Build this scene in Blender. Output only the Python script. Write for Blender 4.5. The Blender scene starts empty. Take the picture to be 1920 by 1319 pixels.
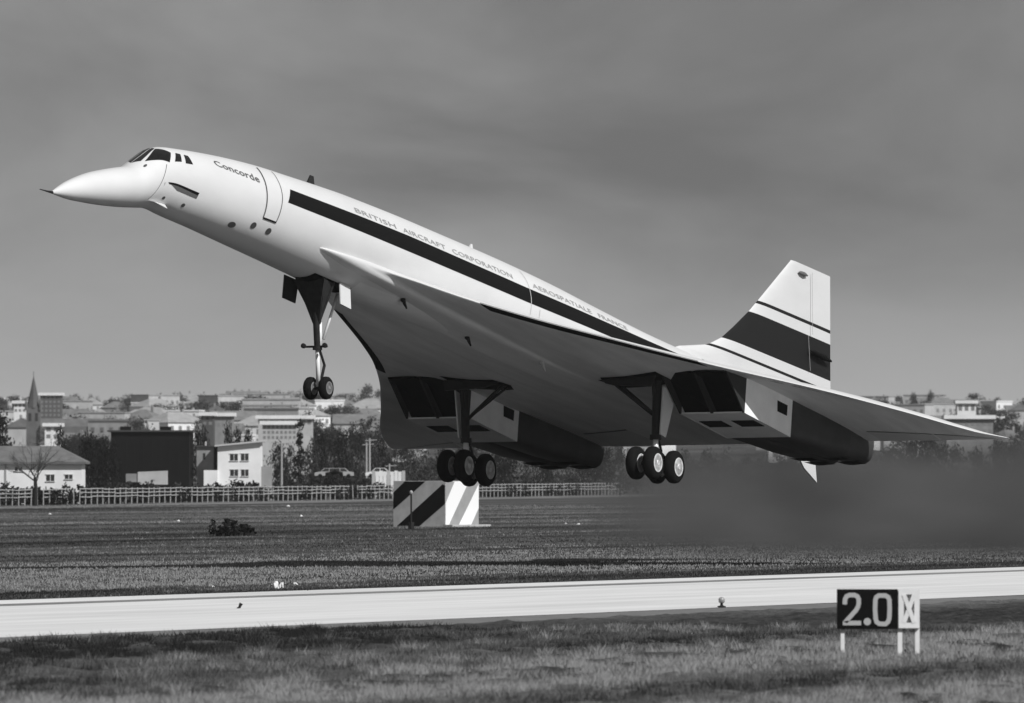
import bpy, bmesh, math, random
from math import radians, sin, cos, pi, sqrt, atan2
from mathutils import Vector, Matrix, noise

S = bpy.context.scene
COL = S.collection
random.seed(7)

# ------------------------------------------------------------------ camera
F_PX = 18000.0            # focal length in pixels of the 1920 px wide photograph
CAM_H = 3.6               # eye height above the airfield
HOR = 875.0               # horizon row
cam_d = bpy.data.cameras.new('camera')
cam = bpy.data.objects.new('camera', cam_d)
COL.objects.link(cam)
cam_d.sensor_width = 36.0
cam_d.lens = 36.0 * F_PX / 1920.0
cam_d.dof.use_dof = True
cam_d.dof.focus_distance = 335.0
cam_d.dof.aperture_fstop = 4.5
cam_d.clip_start = 1.0
cam_d.clip_end = 30000.0
cam.location = (0, 0, CAM_H)
cam.rotation_euler = (radians(90) + math.atan((HOR - 659.5) / F_PX), 0, 0)
S.camera = cam

# ------------------------------------------------------------------ light
SUN_AZ = radians(48)      # to the right of "straight behind the camera"
SUN_EL = radians(41)
sun_dir = Vector((sin(SUN_AZ) * cos(SUN_EL), -cos(SUN_AZ) * cos(SUN_EL), sin(SUN_EL)))
sun_d = bpy.data.lights.new('sun', 'SUN')
sun_d.energy = 4.3
sun_d.angle = radians(0.6)
sun_d.color = (1, 1, 1)
sun = bpy.data.objects.new('sun', sun_d)
COL.objects.link(sun)
sun.rotation_euler = sun_dir.to_track_quat('Z', 'Y').to_euler()

w = bpy.data.worlds.new('World')
S.world = w
w.use_nodes = True
nt = w.node_tree
nt.nodes.clear()
N = nt.nodes.new
out = N('ShaderNodeOutputWorld')
bg = N('ShaderNodeBackground')
bg.inputs['Strength'].default_value = 0.1
sky = N('ShaderNodeTexSky')
sky.sky_type = 'NISHITA'
sky.sun_disc = False
sky.sun_elevation = SUN_EL
sky.sun_rotation = atan2(sun_dir.x, sun_dir.y)
bw = N('ShaderNodeRGBToBW')
nt.links.new(sky.outputs[0], bw.inputs[0])
tc = N('ShaderNodeTexCoord')
# cloud deck: soft streaky noise in direction space, paler towards the horizon
mp = N('ShaderNodeMapping')
mp.inputs['Scale'].default_value = (11, 11, 26)
nt.links.new(tc.outputs['Generated'], mp.inputs['Vector'])
n1 = N('ShaderNodeTexNoise')
n1.inputs['Scale'].default_value = 1.6
n1.inputs['Detail'].default_value = 6
n1.inputs['Roughness'].default_value = 0.5
n1.inputs['Distortion'].default_value = 0.4
nt.links.new(mp.outputs[0], n1.inputs['Vector'])
mr = N('ShaderNodeMapRange')
mr.inputs['From Min'].default_value = 0.32
mr.inputs['From Max'].default_value = 0.68
mr.inputs['To Min'].default_value = 1.0
mr.inputs['To Max'].default_value = 2.75
nt.links.new(n1.outputs[0], mr.inputs[0])
sp = N('ShaderNodeSeparateXYZ')
nt.links.new(tc.outputs['Generated'], sp.inputs[0])
hw = N('ShaderNodeMapRange')
hw.interpolation_type = 'SMOOTHSTEP'
hw.inputs['From Min'].default_value = 0.0
hw.inputs['From Max'].default_value = 0.030
hw.inputs['To Min'].default_value = 0.95
hw.inputs['To Max'].default_value = 0.0
nt.links.new(sp.outputs['Z'], hw.inputs[0])
mixh = N('ShaderNodeMix')
mixh.data_type = 'FLOAT'
nt.links.new(hw.outputs[0], mixh.inputs[0])
nt.links.new(mr.outputs[0], mixh.inputs[2])
mixh.inputs[3].default_value = 4.7
mixs = N('ShaderNodeMix')
mixs.data_type = 'FLOAT'
mixs.inputs[0].default_value = 0.88
nt.links.new(bw.outputs[0], mixs.inputs[2])
nt.links.new(mixh.outputs[0], mixs.inputs[3])
nt.links.new(mixs.outputs[0], bg.inputs['Color'])
nt.links.new(bg.outputs[0], out.inputs['Surface'])

vs = S.view_settings
vs.view_transform = 'Standard'
vs.look = 'None'
vs.exposure = 0.0
vs.gamma = 1.0
vs.use_curve_mapping = False
S.render.engine = 'CYCLES'
cy = S.cycles
cy.use_denoising = True
cy.max_bounces = 6
cy.diffuse_bounces = 3
cy.glossy_bounces = 2
cy.volume_bounces = 1
cy.volume_step_rate = 1.0
cy.volume_max_steps = 128
cy.use_adaptive_sampling = False

# ------------------------------------------------------------------ materials
MATS = {}


def grey(v):
    return (v, v, v, 1)


def mat(name, v, rough=0.6, var=0.0, scale=3.0, bump=0.0, metal=0.0, stretch=(1, 1, 1), coords='Object', detail=5):
    if name in MATS:
        return MATS[name]
    m = bpy.data.materials.new(name)
    m.use_nodes = True
    t = m.node_tree
    b = t.nodes['Principled BSDF']
    b.inputs['Base Color'].default_value = grey(v)
    b.inputs['Roughness'].default_value = rough
    b.inputs['Metallic'].default_value = metal
    if v < .05 and rough > .3:
        b.inputs['Specular IOR Level'].default_value = .12
    if var or bump:
        c = t.nodes.new('ShaderNodeTexCoord')
        mpn = t.nodes.new('ShaderNodeMapping')
        mpn.inputs['Scale'].default_value = stretch
        t.links.new(c.outputs[coords], mpn.inputs[0])
        n = t.nodes.new('ShaderNodeTexNoise')
        n.inputs['Scale'].default_value = scale
        n.inputs['Detail'].default_value = detail
        n.inputs['Roughness'].default_value = 0.6
        t.links.new(mpn.outputs[0], n.inputs['Vector'])
        r = t.nodes.new('ShaderNodeMapRange')
        r.inputs['From Min'].default_value = 0.3
        r.inputs['From Max'].default_value = 0.7
        r.inputs['To Min'].default_value = v * (1 - var)
        r.inputs['To Max'].default_value = v * (1 + var)
        t.links.new(n.outputs[0], r.inputs[0])
        t.links.new(r.outputs[0], b.inputs['Base Color'])
        if bump:
            bp = t.nodes.new('ShaderNodeBump')
            bp.inputs['Strength'].default_value = bump
            t.links.new(n.outputs[0], bp.inputs['Height'])
            t.links.new(bp.outputs[0], b.inputs['Normal'])
    MATS[name] = m
    return m


# ------------------------------------------------------------------ helpers
def mesh_obj(name, verts, faces, m=None, parent=None, smooth=False, mats=None, fmats=None, sharp=None):
    me = bpy.data.meshes.new(name)
    me.from_pydata([tuple(v) for v in verts], [], faces)
    bm = bmesh.new()
    bm.from_mesh(me)
    bmesh.ops.recalc_face_normals(bm, faces=bm.faces)
    bm.to_mesh(me)
    bm.free()
    if mats:
        for x in mats:
            me.materials.append(x)
        if fmats:
            for p, k in zip(me.polygons, fmats):
                p.material_index = k
    elif m:
        me.materials.append(m)
    if smooth:
        for p in me.polygons:
            p.use_smooth = True
        if sharp:
            me.set_sharp_from_angle(angle=radians(sharp))
    me.update()
    o = bpy.data.objects.new(name, me)
    COL.objects.link(o)
    if parent:
        o.parent = parent
    return o


def empty(name, loc=(0, 0, 0), rz=0.0):
    o = bpy.data.objects.new(name, None)
    o.empty_display_size = 0.3
    COL.objects.link(o)
    o.location = loc
    o.rotation_euler = (0, 0, rz)
    return o


def tag(o, label=None, cat=None, group=None, kind=None):
    if label:
        o['label'] = label
    if cat:
        o['category'] = cat
    if group:
        o['group'] = group
    if kind:
        o['kind'] = kind
    return o


class MB:
    """collects shapes for one mesh"""

    def __init__(self):
        self.v = []
        self.f = []
        self.k = []

    def add(self, vs_, fs_, k=0):
        o = len(self.v)
        self.v += [tuple(x) for x in vs_]
        self.f += [tuple(i + o for i in f) for f in fs_]
        self.k += [k] * len(fs_)
        return self

    def box(self, x0, x1, y0, y1, z0, z1, k=0):
        return self.add([(x0, y0, z0), (x1, y0, z0), (x1, y1, z0), (x0, y1, z0), (x0, y0, z1), (x1, y0, z1), (x1, y1, z1), (x0, y1, z1)],
                        [(0, 3, 2, 1), (4, 5, 6, 7), (0, 1, 5, 4), (1, 2, 6, 5), (2, 3, 7, 6), (3, 0, 4, 7)], k)

    def hexa(self, p, k=0):
        return self.add(p, [(0, 3, 2, 1), (4, 5, 6, 7), (0, 1, 5, 4), (1, 2, 6, 5), (2, 3, 7, 6), (3, 0, 4, 7)], k)

    def tube(self, pts, rad, n=8, k=0, cap=True):
        pts = [Vector(p) for p in pts]
        if not hasattr(rad, '__len__'):
            rad = [rad] * len(pts)
        vs_, fs_ = [], []
        for i, p in enumerate(pts):
            d = (pts[min(i + 1, len(pts) - 1)] - pts[max(i - 1, 0)]).normalized()
            a = d.orthogonal().normalized() if abs(d.z) > 0.9 else d.cross(Vector((0, 0, 1))).normalized()
            b = d.cross(a)
            for j in range(n):
                t = 2 * pi * j / n
                vs_.append(p + (a * cos(t) + b * sin(t)) * rad[i])
        for i in range(len(pts) - 1):
            for j in range(n):
                j2 = (j + 1) % n
                fs_.append((i * n + j, i * n + j2, (i + 1) * n + j2, (i + 1) * n + j))
        if cap:
            fs_.append(tuple(range(n))[::-1])
            fs_.append(tuple((len(pts) - 1) * n + j for j in range(n)))
        return self.add(vs_, fs_, k)

    def lathe(self, centre, axis, prof, n=24, k=0):
        """prof: list of (distance along axis, radius)"""
        axis = Vector(axis).normalized()
        return self.tube([Vector(centre) + axis * a for a, r in prof], [max(r, 1e-4) for a, r in prof], n, k)

    def grid(self, rows, k=0, closed=False):
        nr, nc = len(rows), len(rows[0])
        vs_ = [p for r in rows for p in r]
        fs_ = []
        for i in range(nr - 1):
            for j in range(nc if closed else nc - 1):
                j2 = (j + 1) % nc
                fs_.append((i * nc + j, i * nc + j2, (i + 1) * nc + j2, (i + 1) * nc + j))
        return self.add(vs_, fs_, k)

    def build(self, name, m=None, parent=None, smooth=False, mats=None, sharp=None):
        return mesh_obj(name, self.v, self.f, m, parent, smooth, mats, self.k if mats else None, sharp)


def lerp_table(T, x):
    if x <= T[0][0]:
        return list(T[0][1:])
    for a, b in zip(T, T[1:]):
        if x <= b[0]:
            t = (x - a[0]) / (b[0] - a[0])
            return [p + (q - p) * t for p, q in zip(a[1:], b[1:])]
    return list(T[-1][1:])


def smooth_table(T, x):
    """Catmull-Rom style (finite difference, monotone limited) interpolation of a table"""
    if x <= T[0][0]:
        return list(T[0][1:])
    if x >= T[-1][0]:
        return list(T[-1][1:])
    i = max(k for k in range(len(T) - 1) if T[k][0] <= x)
    h = T[i + 1][0] - T[i][0]
    t = (x - T[i][0]) / h
    res = []
    for c in range(1, len(T[0])):
        def sl(k):
            return (T[k + 1][c] - T[k][c]) / (T[k + 1][0] - T[k][0])

        def tan(k):
            if k == 0:
                return sl(0)
            if k == len(T) - 1:
                return sl(k - 1)
            a, b = sl(k - 1), sl(k)
            return 0 if a * b <= 0 else 2 * a * b / (a + b)
        m0, m1 = tan(i) * h, tan(i + 1) * h
        p0, p1 = T[i][c], T[i + 1][c]
        res.append((2 * t**3 - 3 * t * t + 1) * p0 + (t**3 - 2 * t * t + t) * m0 + (-2 * t**3 + 3 * t * t) * p1 + (t**3 - t * t) * m1)
    return res


def ground_at(px, D):
    return (px - 960.0) / F_PX * D


def copy_tree(o, parent=None):
    c = o.copy()
    COL.objects.link(c)
    c.parent = parent
    for ch in list(o.children):
        copy_tree(ch, c)
    return c


# ================================================================== TERRAIN
HILL = [(0, 0), (1500, 0), (1700, .8), (2000, 3.6), (2300, 7.2), (3000, 14.5), (3600, 20.5), (4200, 25.5), (4600, 26.5), (6500, 14), (9000, 0)]


def ground_z(x, y):
    z = smooth_table(HILL, y)[0]
    if y > 1600:
        k = min(1, (y - 1600) / 1400.0)
        z += k * (2.6 * noise.noise((x / 260.0, y / 500.0, 3.3)) + 1.3 * noise.noise((x / 70.0, y / 200.0, 8.1)))
        z += k * 3.0 * math.exp(-((x / max(y, 1) + 0.024) / 0.012) ** 2)
    return z


RW_A = radians(20.5)                     # runway runs away to the right
RD = Vector((sin(RW_A), cos(RW_A), 0))   # along
RN = Vector((-cos(RW_A), sin(RW_A), 0))  # across, towards the far side
RW_O = Vector((-10.7, 201.6, 0))         # a point of the near edge


def rw(u, v, z=0.0):
    p = RW_O + RD * u + RN * v
    return (p.x, p.y, z)


def field_material():
    m = bpy.data.materials.new('rough_grass')
    m.use_nodes = True
    t = m.node_tree
    b = t.nodes['Principled BSDF']
    b.inputs['Roughness'].default_value = 0.95
    b.inputs['Specular IOR Level'].default_value = 0.1
    c = t.nodes.new('ShaderNodeTexCoord')
    rot = t.nodes.new('ShaderNodeMapping')
    rot.inputs['Rotation'].default_value = (0, 0, RW_A - pi / 2)
    t.links.new(c.outputs['Object'], rot.inputs[0])

    def nz(scale, det, sc):
        mp_ = t.nodes.new('ShaderNodeMapping')
        mp_.inputs['Scale'].default_value = sc
        t.links.new(rot.outputs[0], mp_.inputs[0])
        n = t.nodes.new('ShaderNodeTexNoise')
        n.inputs['Scale'].default_value = scale
        n.inputs['Detail'].default_value = det
        n.inputs['Roughness'].default_value = 0.6
        t.links.new(mp_.outputs[0], n.inputs['Vector'])
        return n.outputs[0]

    def mth(op, a, bb):
        n = t.nodes.new('ShaderNodeMath')
        n.operation = op
        for k, x in enumerate((a, bb)):
            if isinstance(x, (int, float)):
                n.inputs[k].default_value = x
            else:
                t.links.new(x, n.inputs[k])
        return n.outputs[0]
    band = nz(1.0, 3, (0.0035, 0.055, 1))     # long strips of longer and shorter grass
    patch = nz(1.0, 5, (0.035, 0.20, 1))
    fine = nz(1.0, 4, (0.5, 0.9, 1))
    s1 = mth('MULTIPLY', mth('SUBTRACT', band, 0.5), 5.5)
    s2 = mth('MULTIPLY', mth('SUBTRACT', patch, 0.5), 2.0)
    s3 = mth('MULTIPLY', mth('SUBTRACT', fine, 0.5), 1.6)
    tot = mth('ADD', mth('ADD', s1, s2), mth('ADD', s3, 1.0))
    cl = t.nodes.new('ShaderNodeClamp')
    cl.inputs['Min'].default_value = 0.22
    cl.inputs['Max'].default_value = 2.2
    t.links.new(tot, cl.inputs[0])
    v = mth('MULTIPLY', cl.outputs[0], 0.062)
    t.links.new(v, b.inputs['Base Color'])
    bp = t.nodes.new('ShaderNodeBump')
    bp.inputs['Strength'].default_value = 0.5
    bp.inputs['Distance'].default_value = 0.3
    t.links.new(fine, bp.inputs['Height'])
    t.links.new(bp.outputs[0], b.inputs['Normal'])
    return m


GRASS = field_material()
ys = [-600, -200, 0, 100, 200, 300, 400, 500, 600, 700, 800, 900, 1000] + list(range(1050, 4700, 45)) + [4750, 5200, 6000, 7000, 9000, 14000]
xs = [-6000, -3500, -2000, -1200, -800, -500, -350] + list(range(-260, 261, 10)) + [350, 500, 800, 1200, 2000, 3500, 6000]
mb = MB()
mb.grid([[(x, y, ground_z(x, y)) for x in xs] for y in ys])
tag(mb.build('grass_field', GRASS, smooth=True), kind='structure')

# runway sheets
CONC = mat('runway_concrete', 0.66, 0.8, 0.15, 1.0, 0.0, stretch=(0.05, 0.7, 1), coords='Object')


def strip(name, v0, v1, z, m, u0=-700, u1=1500):
    b_ = MB()
    n = 24
    rows = []
    for i in range(n + 1):
        u = u0 + (u1 - u0) * i / n
        rows.append([(u, -v0, z), (u, -v1, z)])
    b_.grid(rows)
    o = b_.build(name, m)
    o.location = RW_O
    o.rotation_euler = (0, 0, pi / 2 - RW_A)
    return tag(o, kind='structure')


# local frame: x along the runway, -y... far side is +v (object y = +v after rotation)
def strip2(name, v0, v1, z, m, wob=0.0, u0=-500, u1=1300):
    b_ = MB()
    n = 700 if wob else 8
    rows = []
    for i in range(n + 1):
        u = u0 + (u1 - u0) * i / n
        wa = wob * noise.noise((u * 0.22, v0, 1)) + wob * 0.6 * noise.noise((u * 0.9, v0, 5))
        wb = wob * noise.noise((u * 0.22, v1, 9)) + wob * 0.6 * noise.noise((u * 0.9, v1, 15))
        rows.append([(u, v0 + wa, z), (u, v1 + wb, z)])
    b_.grid(rows)
    o = b_.build(name, m)
    o.location = RW_O
    o.rotation_euler = (0, 0, pi / 2 - RW_A)
    return tag(o, kind='structure')


strip2('runway', 0.0, 22.4, 0.012, CONC)
strip2('runway_edge_strip', 18.0, 19.4, 0.018, mat('worn_asphalt', 0.20, 0.9, 0.3, 0.6, stretch=(0.1, 1.5, 1)), wob=0.15)
strip2('dark_grass_strip', 22.4, 28.5, 0.005, mat('dark_grass', .03, .95, .4, 1.2, stretch=(.5, 1.2, 1)), wob=0.5)  # darker grass band along the far runway edge
strip2('runway_shoulder', -2.9, -0.02, 0.006, mat('dry_verge', 0.145, 0.95, 0.3, 1.4, stretch=(0.6, 1.2, 1)), wob=0.25)

# uneven turf of the near verge: real relief that self-shadows at this flat view angle
def near_verge():
    b_ = MB()
    rows = []
    D = 125.0
    while D < 265:
        row = []
        hw_ = 16.0
        n = 170
        for i in range(n + 1):
            x = -18 + 38.0 * i / n
            v_ = (Vector((x, D, 0)) - RW_O).dot(RN)
            k = max(0.0, min(1.0, (-v_ - 2.5) / 1.0))
            h = 1.5 * .055 * noise.noise((x * .8, D * .34, 1)) + .060 * noise.noise((x * 2.4, D * .9, 4)) + .03 * noise.noise((x * 5.1, D * 2.1, 9))
            row.append((x, D, -.03 + k * (.075 + h) if v_ < -2.1 else -.05))
        rows.append(row)
        D += .24
    b_.grid(rows)
    me = bpy.data.meshes.new('near_verge')
    me.from_pydata(b_.v, [], b_.f)
    m = GRASS.copy()
    m.name = 'near_turf'
    for n_ in m.node_tree.nodes:
        if n_.type == 'MATH' and n_.operation == 'MULTIPLY' and abs(n_.inputs[1].default_value - .062) < 1e-4:
            n_.inputs[1].default_value = .085
        if n_.type == 'MAPPING' and abs(n_.inputs['Scale'].default_value[0] - .5) < 1e-4:
            n_.inputs['Scale'].default_value = (4.0, 4.0, 1)
    me.materials.append(m)
    for p in me.polygons:
        p.use_smooth = True
    o = bpy.data.objects.new('near_verge', me)
    COL.objects.link(o)
    return tag(o, kind='structure')


near_verge()

# rough grass tufts of the near verge: uncountable
def tuft_object(name, label, count, D0, D1, power, keep, size, tones, seed):
    rnd = random.Random(seed)
    vs_, fs_, ks = [], [], []
    R_ = rnd.random
    for _ in range(count):
        D = D0 + (D1 - D0) * R_() ** power
        x = (R_() * 2 - 1) * D * 0.0600
        rx, ry = x - RW_O.x, D - RW_O.y
        v = rx * RN.x + ry * RN.y
        u = rx * RD.x + ry * RD.y
        if not keep(v, R_()):
            continue
        # long strips along the runway, then clumps
        strip_ = noise.noise((u * .004, v * .07, 5.0)) + .55 * noise.noise((u * .03, v * .22, 2.0))
        clump = noise.noise((x * .9, D * .22, 2.0)) + .9 * noise.noise((x * 2.2, D * .5, 7.0))
        if clump < -.5 + .55 * R_():
            continue
        h = size[0] * (.4 + .8 * R_()) * (1.0 + .8 * clump)
        t_ = strip_ * 3.0 + .9 * clump + rnd.gauss(0, .25) + tones(x, D)
        k = 0 if t_ < -.35 else (1 if t_ < .25 else (2 if t_ < .7 else 3))
        for j in range(size[3]):
            a = R_() * 6.283
            lean = h * (.3 + .9 * R_())
            wd = size[1] * (.5 + R_())
            bx, by = x + rnd.gauss(0, size[2]), D + rnd.gauss(0, size[2] * 2)
            o = len(vs_)
            vs_ += [(bx - wd, by, -.02), (bx + wd, by, -.02), (bx + cos(a) * lean, by + sin(a) * lean, h * (.7 + .5 * R_()) + .02)]
            fs_.append((o, o + 1, o + 2))
            ks.append(k)
    me = bpy.data.meshes.new(name)
    me.from_pydata(vs_, [], fs_)
    for k, v in enumerate((.022, .065, .13, .25)):
        me.materials.append(mat('grass_blade_%d' % k, v, .95))
    me.polygons.foreach_set('material_index', ks)
    o = bpy.data.objects.new(name, me)
    COL.objects.link(o)
    return tag(o, label, 'grass', kind='stuff')


tuft_object('grass_tufts', 'rough tufted grass on the near side of the runway', 120000, 138, 212, 1.1, lambda v, q: v < -2.5 - .8 * q, (.12, .011, .05, 3), lambda x, D: .055 * x - .014 * (D - 170) + .1, 3)
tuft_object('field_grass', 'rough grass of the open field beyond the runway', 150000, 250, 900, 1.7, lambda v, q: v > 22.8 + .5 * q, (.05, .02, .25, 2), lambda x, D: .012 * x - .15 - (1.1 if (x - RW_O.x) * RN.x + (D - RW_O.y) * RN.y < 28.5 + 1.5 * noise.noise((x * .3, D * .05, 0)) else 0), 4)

# ================================================================== AIRLINER
PAINT = mat('white_aircraft_paint', 0.64, 0.38, 0.05, 0.7, stretch=(0.5, 1, 1))
UNDER = mat('underside_bounce_paint', 0.76, 0.6, 0.14, 0.9, stretch=(0.22, 1.3, 1))  # underside lightened in its colour to stand in for ground bounce
BLACKP = mat('black_stripe_paint', 0.004, 0.7)
FINP = mat('charcoal_fin_paint', 0.014, 0.5)
GLASS = mat('dark_cockpit_glass', 0.006, 0.12)
DARK = mat('black_and_recess_shade', 0.003, 0.95)  # flat black for black parts and for shade painted in openings
METAL = mat('heat_stained_titanium', 0.04, 0.5, 0.35, 1.2, metal=0.0, stretch=(0.5, 2, 1))
STEEL = mat('gear_leg_dark', 0.022, 0.45, 0.3, 4)
CHROME = mat('bright_oleo', 0.75, 0.25)
RUBBER = mat('tyre_rubber', 0.006, 0.9)
HUB = mat('wheel_hub_alloy', 0.6, 0.4, 0.3, 6)
SEAM = mat('seam_line_grey', 0.10, 0.6)

air = empty('supersonic_airliner')
tag(air, 'white delta-winged supersonic airliner lifting off with drooped nose and wheels down', 'airliner')
yaw, pitch, roll = radians(-117.972), radians(9.585), radians(0.804)
Rz = Matrix.Rotation(yaw, 3, 'Z')
Ry = Matrix(((cos(pitch), 0, -sin(pitch)), (0, 1, 0), (sin(pitch), 0, cos(pitch))))
Rx = Matrix.Rotation(roll, 3, 'X')
M4 = (Rz @ Ry @ Rx).to_4x4()
M4.translation = Vector((-15.0192, 315.5151, 10.5988 + CAM_H))
air.matrix_world = M4


def B(s, y, z):
    """station aft of the nose, port, up -> local coordinates"""
    return Vector((-s, y, z))


FT = [(0.0, -1.59, -1.645), (0.3, -1.40, -1.665), (0.91, -1.06, -1.66), (2.25, -.49, -1.56), (3.1, -.22, -1.47), (4.15, .08, -1.33), (4.67, .22, -1.25),
      (4.85, .32, -1.22), (5.5, .72, -1.11), (6.25, 1.16, -1.0), (6.6, 1.27, -1.0), (7.5, 1.40, -1.045), (9.36, 1.62, -1.085), (11.29, 1.80, -1.15), (13.21, 1.92, -1.22),
      (14.7, 1.97, -1.275), (17, 2.05, -1.37), (19, 2.10, -1.42), (22, 2.11, -1.44), (25.7, 2.07, -1.44), (29.7, 2.01, -1.43), (33.9, 1.88, -1.42),
      (38.1, 1.66, -1.40), (42.4, 1.45, -1.35), (46, 1.36, -1.15), (50, 1.28, -.85), (54, 1.16, -.45), (58, .98, .02), (60.5, .78, .35), (61.6, .6, .5)]
WT = [(0, 1.0), (4, 1.1), (5, 1.08), (6.3, .92), (8, .95), (12, 1.0), (70, 1.0)]


def fz(s):
    zt, zb = smooth_table(FT, s)
    zc = (zt + zb) / 2
    h = (zt - zb) / 2 / 1.046
    return zc, h, h * .867 * lerp_table(WT, s)[0]


def fp(s, a, off=0.0):
    """point of the fuselage skin at station s, angle a (0 = port, 90 deg = top)"""
    zc, h, wd = fz(s)
    nx = Vector((0, cos(a) / wd, sin(a) / h)).normalized()
    return B(s, wd * cos(a) + nx.y * off, zc + h * sin(a) + nx.z * off)


def za(s, z):
    zc, h, wd = fz(s)
    return math.asin(max(-1, min(1, (z - zc) / h)))


def body(name, stations, mt, parent, close0=False, close1=False, n=48):
    b_ = MB()
    rows = []
    for s in stations:
        zc, h, wd = fz(s)
        rows.append([B(s, wd * cos(2 * pi * j / n), zc + h * sin(2 * pi * j / n)) for j in range(n)])
    b_.grid(rows, closed=True)
    o = len(b_.v)
    if close0:
        b_.f.append(tuple(range(n)))
        b_.k.append(0)
    if close1:
        b_.f.append(tuple(o - n + j for j in range(n)))
        b_.k.append(0)
    o_ = b_.build(name, mt, parent, smooth=True, sharp=50)
    if name == 'fuselage':
        o_.data.materials.append(UNDER)
        for p in o_.data.polygons:
            c_ = p.center
            if -c_.x > 19.6 and -c_.x < 47 and c_.z < -.95 - .35 * max(0, min(1, (24 - (-c_.x)) / 4.4)) * 0:
                p.material_index = 1
    return o_


def rng(a, b, st):
    n = max(1, int(round((b - a) / st)))
    return [a + (b - a) * i / n for i in range(n + 1)]


fus = body('fuselage', rng(5.9, 61.6, 0.35), PAINT, air, True, True)
nose_o = body('nose_cone', [0, .03, .08, .15, .3, .5] + rng(.75, 4.6, .25) + rng(4.7, 6.0, .1), PAINT, air, True, True)
nose_o['label'] = 'drooped pointed white nose cone'
b_ = MB()
b_.tube([B(0.05, 0, -1.61), B(-0.25, 0, -1.635), B(-.75, 0, -1.66)], [.05, .03, .015], 8)
b_.build('pitot_probe', STEEL, nose_o)


def patch(name, fn, nu, nv, mt, parent, off=0.008, mirror=False, thick=True):
    """fn(u,v) -> (s, angle); a thin sheet laid on the skin"""
    b2 = MB()
    rows = []
    for i in range(nu + 1):
        r = []
        for j in range(nv + 1):
            s, a = fn(i / nu, j / nv)
            p = fp(s, a, off)
            if mirror:
                p = Vector((p.x, -p.y, p.z))
            r.append(p)
        rows.append(r)
    b2.grid(rows)
    return b2.build(name, mt, parent, smooth=True)


def quad_fn(q):
    """bilinear patch over four (s, angle in degrees) corners"""
    (a, b, c, d) = q

    def fn(u, v):
        s = (a[0] * (1 - u) + b[0] * u) * (1 - v) + (d[0] * (1 - u) + c[0] * u) * v
        t = (a[1] * (1 - u) + b[1] * u) * (1 - v) + (d[1] * (1 - u) + c[1] * u) * v
        return s, radians(t)
    return fn


# cheat line along the cabin
patch('cheat_line', lambda u, v: ((lambda s: (s, za(s, lerp_table([(13, .62), (22, .50), (31, .385), (46, .35)], s)[0] * (1 - v) + lerp_table([(13, 1.15), (22, 1.10), (31, .93), (46, .84)], s)[0] * v)))
      (13.44 + (46.0 - 13.44) * u + (0.36 * v * (1 - u)))), 90, 4, BLACKP, air, 0.006)
for mir in (False, True):
    # cockpit glazing
    patch('windscreen', quad_fn([(4.95, 89), (5.19, 71), (6.19, 80), (6.22, 88.5)]), 6, 8, GLASS, air, 0.010, mir)
    patch('cockpit_side_window', quad_fn([(5.27, 63), (6.27, 30), (6.62, 53), (6.17, 78)]), 10, 8, GLASS, air, 0.010, mir)
    patch('cockpit_side_window', quad_fn([(6.57, 31), (6.98, 32.5), (7.18, 52), (6.91, 53.5)]), 4, 5, GLASS, air, 0.010, mir)
    patch('cockpit_side_window', quad_fn([(7.21, 31), (7.64, 31.4), (7.62, 50.5), (7.39, 52)]), 4, 5, GLASS, air, 0.010, mir)
# nose joint line
patch('nose_joint', lambda u, v: (5.30 + 0.78 * max(0, (u * 1.0)) + 0.035 * (v - .5), radians(-42 + 70 * u)), 16, 1, SEAM, air, 0.006)
# intake-like scoop behind the joint, its recess shade painted as flat dark patches
patch('equipment_vent', quad_fn([(6.72, -22.5), (7.92, -25.5), (7.97, -15), (6.12, -8.5)]), 8, 4, mat('vent_shadow_grey', .09, .6), air, 0.008)
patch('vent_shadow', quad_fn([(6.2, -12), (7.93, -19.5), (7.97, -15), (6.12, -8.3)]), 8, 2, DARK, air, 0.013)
c = MB()
c.hexa([fp(5.28, radians(-45), -.03), fp(6.6, radians(-57), -.03), fp(6.6, radians(-60), -.03), fp(5.28, radians(-48), -.03),
        fp(5.55, radians(-44), .10), fp(6.5, radians(-55), .22), fp(6.5, radians(-56), .22), fp(5.55, radians(-45), .10)])
c.build('strake', PAINT, air)
for nm, s, a, r, rr in (('vent_port', 6.21, -42, .09, 1), ('vent_port', 7.42, -43.6, .10, 1), ('vent_port', 10.57, -47, .22, .75), ('vent_port', 11.69, -36, .16, 1), ('vent_port', 12.67, -36, .16, 1), ('spot_vent', 5.12, 51, .1, .6)):
    zc, h, wd = fz(s)
    b_ = MB()
    pts = [fp(s + r * cos(2 * pi * k / 14), radians(a) + r * rr * .8 * sin(2 * pi * k / 14) / h, .010) for k in range(14)]
    b_.add(pts, [tuple(range(14))])
    b_.build(nm, mat('vent_hole_grey', .05, .7), air)

# front passenger door with its outline
DQ = [(11.99, -20), (12.82, -19.7), (13.34, 60), (12.28, 59)]


def door_s(t, side):
    # t 0 bottom .. 1 top; door edges bow aft on the way up
    a = -20 + 80 * t
    s0 = lerp_table([(-20, 12.0), (14, 12.06), (40, 12.12), (60, 12.24)], a)[0]
    return s0 + side * lerp_table([(-20, .83), (14, 1.0), (60, 1.0)], a)[0], a


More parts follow.
